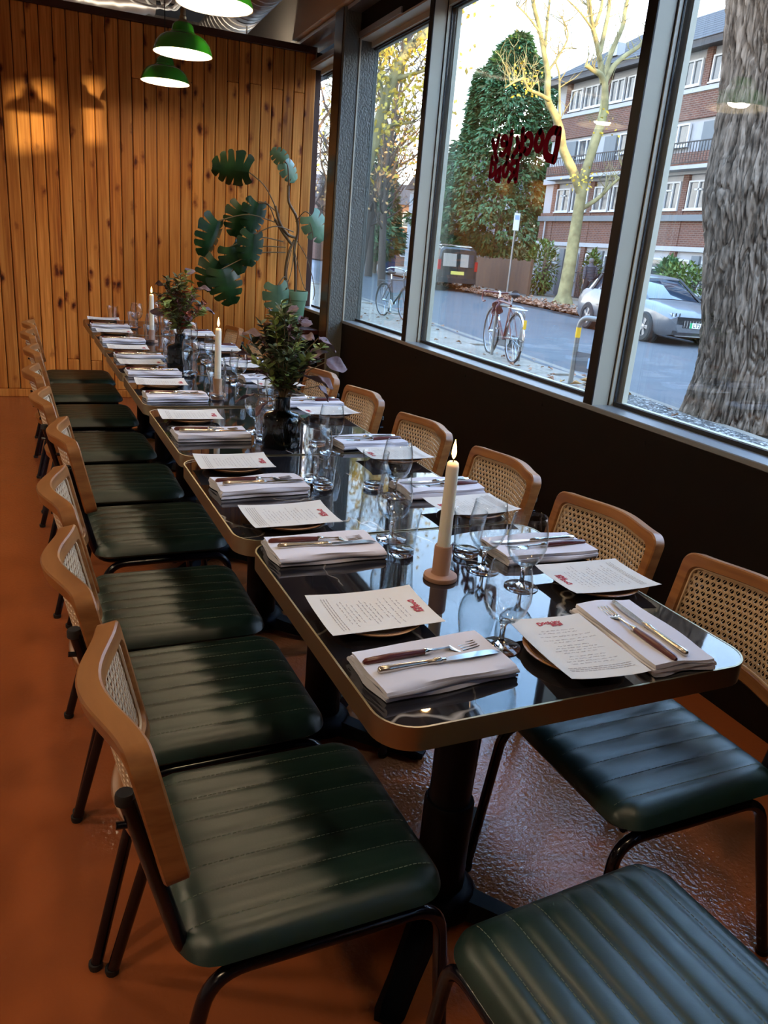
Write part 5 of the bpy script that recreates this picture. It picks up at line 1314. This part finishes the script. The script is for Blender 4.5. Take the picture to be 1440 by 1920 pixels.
# ---------------------------------------------------------------- bicycles
def wheel(parent, x, R, m_rim, seed):
    MB().tube([(x+R*cos(a*pi/24), 0, R+R*sin(a*pi/24)-.0) for a in range(48)], .0145, 7, closed=True).build('tyre', M['tyre'], parent, smooth=60)
    MB().tube([(x+(R-.026)*cos(a*pi/24), 0, R+(R-.026)*sin(a*pi/24)) for a in range(48)], .007, 6, closed=True).build('rim', M[m_rim], parent, smooth=60)
    sp = MB().tube([(x, -.05, R), (x, .05, R)], .02, 8)
    for k in range(24):
        a = 2*pi*k/24; s = .03 if k % 2 else -.03; a2 = a+(.25 if k % 4 < 2 else -.25)
        sp.tube([(x+.02*cos(a2), s, R+.02*sin(a2)), (x+(R-.03)*cos(a), 0, R+(R-.03)*sin(a))], .0014, 3, caps=False)
    stuff(sp.build('spokes', M['chrome'], parent))
def bicycle(loc, rz, label, frame, drop=True):
    t = thing('bicycle', label, 'bicycle', loc, rz); R = .335; fm = M[frame]
    wheel(t, -.50, R, 'alloy', 1); wheel(t, .52, R, 'alloy', 2)
    f = MB(); bb = (-.06, 0, .28); st = (-.20, 0, .78); hd = (.34, 0, .80); hl = (.385, 0, .66); ra = (-.50, 0, R)
    for a, c, w in ((bb, st, .017), (bb, hl, .019), (st, hd, .016), ((.33, 0, .83), (.395, 0, .63), .020)): f.tube([a, c], w, 8)
    for s in (-.045, .045): f.tube([bb, (-.2, s, .31), (-.50, s, R)], .010, 6); f.tube([(-.185, 0, .73), (-.3, s, .58), (-.50, s, R)], .009, 6); f.tube([(.395, 0, .63), (.40, s, .58), (.45, s, .44), (.52, s, R)], .011, 6)
    f.build('frame', fm, t, smooth=50)
    MB().tube([st, (-.225, 0, .90)], .013, 8).build('seat_post', M['chrome'], t, smooth=50)
    MB().lathe([(0, 0), (.07, 0), (.075, .02), (.05, .045), (0, .05)], 14, (-.30, 0, .90)).tube([(-.30, 0, .925), (-.2, 0, .925), (-.06, 0, .93)], [.06, .035, .016], 8).build('saddle', M['black_plastic'], t, smooth=50)
    h = MB()
    if drop:
        for s in (-1, 1): h.tube(spline([(.36, 0, .90), (.37, s*.20, .91), (.47, s*.21, .90), (.50, s*.21, .82), (.44, s*.21, .77), (.36, s*.21, .78)], 5), .014, 8)
    else:
        for s in (-1, 1): h.tube(spline([(.33, 0, .98), (.36, s*.12, 1.02), (.28, s*.27, 1.04), (.12, s*.30, 1.00)], 5), .012, 8)
    h.build('handlebar', M['bike_red' if drop else 'chrome'], t, smooth=50)
    MB().tube([(.335, 0, .82), (.33, 0, .91), (.37, 0, .92 if drop else .98)], .015, 8).build('stem', M['chrome'], t, smooth=50)
    MB().lathe([(0, -.004), (.09, -.004), (.095, 0), (.09, .004), (0, .004)], 24).xf(Matrix.Translation((-.06, -.06, .28)) @ Matrix.Rotation(pi/2, 4, 'X')).tube([(-.06, -.06, .28), (.0, -.09, .13)], .010, 6).tube([(-.06, .06, .28), (-.12, .09, .43)], .010, 6).box((-.02, -.15, .115), (.06, -.08, .14)).box((-.16, .08, .42), (-.08, .15, .445)).build('crankset', M['chrome'], t)
    mg = MB()
    for x, a0, a1 in ((-.50, 20, 200), (.52, 30, 150)):
        P = []
        for k in range(17):
            a = radians(a0+(a1-a0)*k/16); P.append((x+(R+.028)*cos(a), 0, R+(R+.028)*sin(a)))
        mg.tube(P, .014, 6)
    mg.build('mudguard', M['chrome' if drop else 'black_plastic'], t, smooth=60)
    rk = MB()
    for s in (-.06, .06): rk.tube([(-.25, s, .74), (-.72, s, .74)], .006, 6).tube([(-.50, s, R), (-.62, s, .74)], .005, 6)
    for x in (-.35, -.48, -.60, -.72): rk.tube([(x, -.06, .74), (x, .06, .74)], .006, 6)
    rk.build('rear_rack', M['chrome' if drop else 'black_plastic'], t, smooth=50)
    if drop:
        lk = MB()
        for k in range(5): lk.tube([(.30+.10*cos(a*pi/8)+.01*k, .05-.02*k+.03*sin(a), .68+.10*sin(a*pi/8)+.012*k) for a in range(16)], .011, 6, closed=True)
        lk.build('cable_lock', M['bike_red'], t, smooth=60)
        MB().box((-.845, -.02, .50), (-.825, .02, .62)).build('reflector', M['yellow_tape'], t)
    return t
bicycle((6.02, 10.14, 0), radians(79), 'old drop bar bicycle with cable lock parked by the kerb in the middle window', 'bike_red')
cs = thing('cycle_stand', 'plain hoop cycle stand holding the old drop bar bicycle', 'cycle stand', (6.16, 9.85, 0), 1.75)
MB().tube(bend([(0, 0, -.02), (0, 0, .74), (.6, 0, .74), (.6, 0, -.02)], .12, 7), .025, 12).build('hoop', M['steel_pipe'], cs, smooth=50)
MB().box((.02, -.005, .16), (.58, .005, .34)).build('sign_plate', M['sign_plate'], cs)
bicycle((6.69, 15.9, 0), radians(-84), 'black bicycle with swept chrome handlebars parked in the left window', 'bike_black', False)

# ---------------------------------------------------------------- cars
def loft(stations, m_, name, parent, smooth=40):
    "stations: (x, [(y,z)...]) half sections from the sill to the centre line, mirrored"
    mb = MB(); rows = []
    for x, sec in stations: rows.append([(x, -y, z) for y, z in sec] + [(x, y, z) for y, z in sec[::-1]])
    k = len(rows[0]); vs = [p for r_ in rows for p in r_]; fs = []
    for i in range(len(rows)-1):
        for q in range(k-1): fs.append((i*k+q, i*k+q+1, (i+1)*k+q+1, (i+1)*k+q))
    fs += [tuple(range(k)), tuple((len(rows)-1)*k+q for q in range(k))[::-1]]
    return mb.add(vs, fs).build(name, m_, parent, smooth)
def car_wheel(parent, x, y, R, s):
    w = MB().lathe([(R*.62, -.10), (R*.9, -.10), (R, -.07), (R, .07), (R*.9, .10), (R*.62, .10)], 28).xf(Matrix.Translation((x, y, R)) @ Matrix.Rotation(pi/2, 4, 'X')).build('tyre', M['tyre'], parent, smooth=40)
    a = MB().lathe([(R*.66, -.085), (R*.66, .085), (R*.60, .085), (R*.58, .02), (0, .02)], 28)
    for k in range(5):
        for d in (-.13, .13):
            an = 2*pi*k/5+d; a.box((.03, -.022, .03), (R*.62, .022, .075), rot=Matrix.Rotation(an, 3, 'Z'), piv=(0, 0, .05))
    a.lathe([(0, .085), (.05, .08), (.055, .03)], 12)
    a.xf(Matrix.Translation((x, y, R)) @ Matrix.Rotation(-s*pi/2, 4, 'X')); a.build('alloy_wheel', M['alloy'], w, smooth=30)
    MB().lathe([(R*1.16, -.02), (R*1.16, .04), (R*.6, .04)], 28).xf(Matrix.Translation((x, y-s*.10, R)) @ Matrix.Rotation(-s*pi/2, 4, 'X')).build('wheel_arch', M['black_trim'], parent, smooth=40)
def hatchback(loc, rz, lb, text):
    t = thing('car', lb, 'car', loc, rz)
    def sec(w, zb, zs, zt, wt): return [(w*.86, zb), (w*.97, zb+.10), (w, zb+.32), (w*.99, zs-.06), (wt, zt-.02), (wt*.6, zt), (0, zt+.012)]
    st = [(-2.02, sec(.66, .34, .72, .80, .55)), (-1.94, sec(.80, .24, .78, .92, .70)), (-1.7, sec(.86, .20, .84, .98, .76)), (-1.2, sec(.875, .19, .86, 1.0, .78)), (0, sec(.875, .18, .86, .97, .78)), (.75, sec(.875, .18, .85, .94, .77)), (1.15, sec(.87, .18, .80, .88, .74)), (1.6, sec(.85, .19, .74, .80, .68)), (1.85, sec(.80, .21, .68, .72, .60)), (2.0, sec(.70, .24, .60, .64, .50)), (2.06, sec(.58, .30, .52, .56, .40))]
    loft(st, M['car_paint'], 'body', t)
    def g(w, z0, z1, w1): return [(w, z0), (w1+.01, z1-.06), (w1-.04, z1), (0, z1+.02)]
    loft([(-1.85, g(.70, .93, 1.00, .60)), (-1.45, g(.76, .95, 1.32, .60)), (-.6, g(.77, .94, 1.40, .60)), (.15, g(.77, .92, 1.36, .59)), (.95, g(.74, .88, .92, .66))], M['car_glass'], 'cabin_glass', t)
    loft([(-1.75, [(.60, 1.17), (.50, 1.21), (0, 1.225)]), (-1.35, [(.62, 1.36), (.52, 1.385), (0, 1.40)]), (-.5, [(.62, 1.40), (.52, 1.425), (0, 1.44)]), (.1, [(.60, 1.375), (.52, 1.395), (0, 1.41)]), (.22, [(.58, 1.335), (.5, 1.35), (0, 1.36)])], M['car_paint'], 'roof', t)
    pil = MB()
    for s in (-1, 1):
        pil.tube([(.93, s*.745, .90), (.18, s*.60, 1.36)], .028, 6).tube([(-.45, s*.775, .94), (-.5, s*.615, 1.39)], .035, 6).tube([(-1.35, s*.765, .95), (-1.25, s*.61, 1.34)], .05, 6)
    pil.build('roof_pillars', M['black_trim'], t, smooth=50)
    for s in (-1, 1):
        for x in (1.28, -1.26): car_wheel(t, x, s*.80, .325, s)
        MB().box((1.74, s*.45-.16, .585), (1.97, s*.45+.26*s+.05, .68), rot=Matrix.Rotation(-s*.35, 3, 'Z')).build('headlight', M['lens'], t)
        for k in range(3): MB().box((1.985-.03*k, s*(.50+.07*k), .58), (2.0-.03*k, s*(.50+.07*k)+.02, .69)).build('light_claw', M['black_trim'], t)
        MB().box((1.90, s*.70-.02, .33), (1.93, s*.70+.02, .58), rot=Matrix.Rotation(-.1, 3, 'Y')).build('daylight_strip', M['lens'], t)
        MB().tube([(.72, s*.80, .97), (.70, s*.95, 1.0), (.66, s*.97, 1.02)], [.04, .08, .06], 8).build('mirror', M['black_trim'], t, smooth=50)
        MB().box((-.9, s*.878-.004, .62), (.9, s*.878+.004, .63)).box((.93, s*.874-.004, .35), (.94, s*.874+.004, .85)).box((-.28, s*.878-.004, .3), (-.27, s*.878+.004, .9)).build('door_gap', M['black_trim'], t)
    MB().box((1.96, -.42, .40), (2.068, .42, .56)).box((1.9, -.62, .24), (2.05, .62, .33)).build('grille', M['black_trim'], t)
    gl = MB()
    for k in range(12): gl.box((2.068, -.40+k*.07, .41), (2.074, -.385+k*.07, .55))
    gl.box((2.0, -.55, .215), (2.075, .55, .238)); gl.build('grille_bars', M['chrome'], t)
    pl = MB().box((2.075, -.26, .40), (2.085, .26, .51)).build('number_plate', M['plate_w'], t)
    MB().box((2.085, -.26, .40), (2.088, -.205, .51)).build('green_flash', M['plate_g'], pl)
    tc = bpy.data.curves.new('plate_letters', 'FONT'); tc.body = 'LT2'; tc.size = .11; tc.extrude = .001; tc.offset = .002; tc.materials.append(M['railing'])
    if text: text_mesh('plate_letters', tc, pl, (2.087, -.18, .418), (pi/2, 0, pi/2))
    MB().box((-2.05, -.55, .30), (-1.95, .55, .42)).box((-2.03, -.75, .66), (-1.93, .75, .74)).build('rear_bumper_trim', M['black_trim'], t)
    return t
hatchback((13.05, 15.46, -.09), radians(-97), 'silver grey hatchback parked at the far kerb beside the big trunk', True)
def van(loc, rz):
    t = thing('van', 'dark grey van with roof bars parked at the far kerb, seen from behind', 'van', loc, rz)
    def sec(w, zb, zm, zt, wt): return [(w*.95, zb), (w, zb+.2), (w, zm), (wt, zt-.10), (wt-.12, zt), (0, zt+.015)]
    loft([(-2.15, sec(.84, .36, 1.0, 1.72, .74)), (-2.08, sec(.90, .30, 1.05, 1.80, .80)), (.6, sec(.90, .28, 1.05, 1.82, .80)), (1.15, sec(.90, .28, 1.02, 1.70, .74)), (1.75, sec(.88, .28, .95, 1.10, .70)), (2.15, sec(.80, .30, .80, .90, .6))], M['van_paint'], 'body', t)
    for s in (-1, 1):
        MB().box((-2.175, s*.39-.30, 1.02), (-2.13, s*.39+.30, 1.58), rot=Matrix.Rotation(.10, 3, 'Y')).build('rear_window', M['car_glass'], t)
        MB().box((-2.18, s*.83-.06, .88), (-2.05, s*.83+.07, 1.28)).build('tail_light', M['red_lens'], t)
        MB().box((-.2, s*.88-.02, 1.05), (1.0, s*.88+.01, 1.55)).build('side_window', M['car_glass'], t)
        MB().tube([(-1.8, s*.68, 1.86), (.4, s*.68, 1.88)], .025, 6).build('roof_rail', M['chrome'], t, smooth=50)
        for x in (-1.35, 1.35): car_wheel(t, x, s*.82, .32, s)
    MB().box((-2.20, -.30, .70), (-2.165, .30, .84)).build('number_plate', M['plate_y'], t)
    MB().box((-2.24, -.86, .36), (-2.05, .86, .56)).build('bumper', M['black_trim'], t)
    MB().box((-2.185, -.006, .6), (-2.15, .006, 1.68)).build('door_gap', M['black_trim'], t)
    MB().box((-1.5, -.75, 1.88), (-1.44, .75, 1.92)).box((-.4, -.75, 1.89), (-.34, .75, 1.93)).box((.3, -.75, 1.89), (.36, .75, 1.93)).build('roof_bar', M['chrome'], t)
    return t
van((16.35, 33.6, -.09), radians(82))

# ---------------------------------------------------------------- the person walking away
def person(loc, rz):
    t = thing('person', 'person in a dark quilted jacket walking away on the far pavement', 'person', loc, rz)
    J = {'pelvis': (0, 0, .95), 'waist': (.01, 0, 1.08), 'chest': (.02, 0, 1.30), 'neck': (.03, 0, 1.48), 'head0': (.045, 0, 1.56), 'head': (.05, 0, 1.64), 'top': (.045, 0, 1.71)}
    V = [J[k] for k in ('pelvis', 'waist', 'chest', 'neck', 'head0', 'head', 'top')]; E = [(i, i+1) for i in range(6)]
    Rd = [(.15, .13), (.14, .115), (.17, .12), (.058, .058), (.075, .065), (.092, .075), (.06, .055)]
    def chain(root, pts, rads):
        prev = root
        for p, q in zip(pts, rads): V.append(p); Rd.append((q, q)); E.append((prev, len(V)-1)); prev = len(V)-1
        return prev
    for s in (-1, 1):
        st = .20*s
        chain(0, [(0, s*.095, .88), (.5*st, s*.10, .50), (st*.9-.04, s*.10, .09), (st*.9+.07, s*.105, .05), (st*.9+.14, s*.11, .04)], [.10, .062, .045, .045, .032])
        e = chain(2, [(.01, s*.19, 1.40), (-.02-st*.2, s*.25, 1.14), (.06-st*.6, s*.255, .90), (.08-st*.65, s*.25, .82)], [.062, .046, .036, .034])
        h = V[e]
        for f_ in range(4): chain(e, [(h[0]+.012*(f_-1.5), h[1], h[2]-.05), (h[0]+.013*(f_-1.5)+.008, h[1]-s*.01, h[2]-.085+.006*abs(f_-1.5))], [.010, .008])
        chain(e, [(h[0]+.035, h[1]-s*.015, h[2]-.03), (h[0]+.04, h[1]-s*.02, h[2]-.06)], [.010, .008])
    me = bpy.data.meshes.new('body'); me.from_pydata(V, E, []); me.materials.append(mat('skin', (.42,.26,.19), .5))
    o = link('body', me, t); sk = o.modifiers.new('skin', 'SKIN'); o.modifiers.new('sub', 'SUBSURF').levels = 1
    for i, d in enumerate(o.data.skin_vertices[0].data): d.radius = Rd[i]; d.use_root = (i == 0)
    jk = MB(); rings = []
    prof = [(.86, .20, .15), (.90, .205, .155)]
    z = .92; i = 0
    while z < 1.40:
        w = .205 - .01*sin((z-.9)*6) + (.012 if z > 1.25 else 0); prof += [(z, w-.012, w*.72-.012), (z+.028, w+.008, w*.72+.008)]; z += .056
    prof += [(1.43, .19, .13), (1.47, .12, .10), (1.50, .085, .085), (1.56, .088, .09)]
    vs = []; fs = []; n = 20
    for (z, a, c) in prof:
        for k in range(n): an = 2*pi*k/n; vs.append((.015+c*cos(an), a*sin(an), z))
    for i in range(len(prof)-1):
        for k in range(n): fs.append((i*n+k, i*n+(k+1) % n, (i+1)*n+(k+1) % n, (i+1)*n+k))
    jk.add(vs, fs)
    for s in (-1, 1):
        st = .20*s; P = spline([(.01, s*.16, 1.41), (-.0, s*.225, 1.33), (-.02-st*.2, s*.255, 1.14), (.06-st*.6, s*.262, .92)], 7); jk.tube(P, [.082+(.010 if i % 2 else -.004)-.0012*i for i in range(len(P))], 12)
    jk.build('quilted_jacket', mat('dark_taupe_quilting', (.06,.055,.065), .6), t, smooth=35)
    tr = MB()
    for s in (-1, 1):
        st = .20*s; P = spline([(0, s*.075, .95), (0, s*.095, .86), (.5*st, s*.10, .50), (st*.9-.04, s*.10, .12)], 6); tr.tube(P, [.135-.0035*i for i in range(len(P))], 12)
    tr.build('trousers', mat('black_trousers', (.018,.018,.022), .8), t, smooth=50)
    hr = MB().lathe([(0, .10), (.06, .09), (.092, .055), (.100, .0), (.088, -.055), (.07, -.08)], 16, (.035, 0, 1.645)); hr.build('hair', mat('grey_hair', (.14,.125,.12), .7), t, smooth=60)
    for s in (-1, 1):
        st = .20*s; MB().tube([(st*.9-.09, s*.105, .05), (st*.9, s*.105, .055), (st*.9+.10, s*.108, .045), (st*.9+.17, s*.11, .035)], [.045, .052, .048, .03], 10).build('shoe', mat('pale_trainer', (.45,.45,.47), .6) if 'pale_trainer' not in bpy.data.materials else bpy.data.materials['pale_trainer'], t, smooth=50)
person((19.75, 27.15, 0), radians(80))
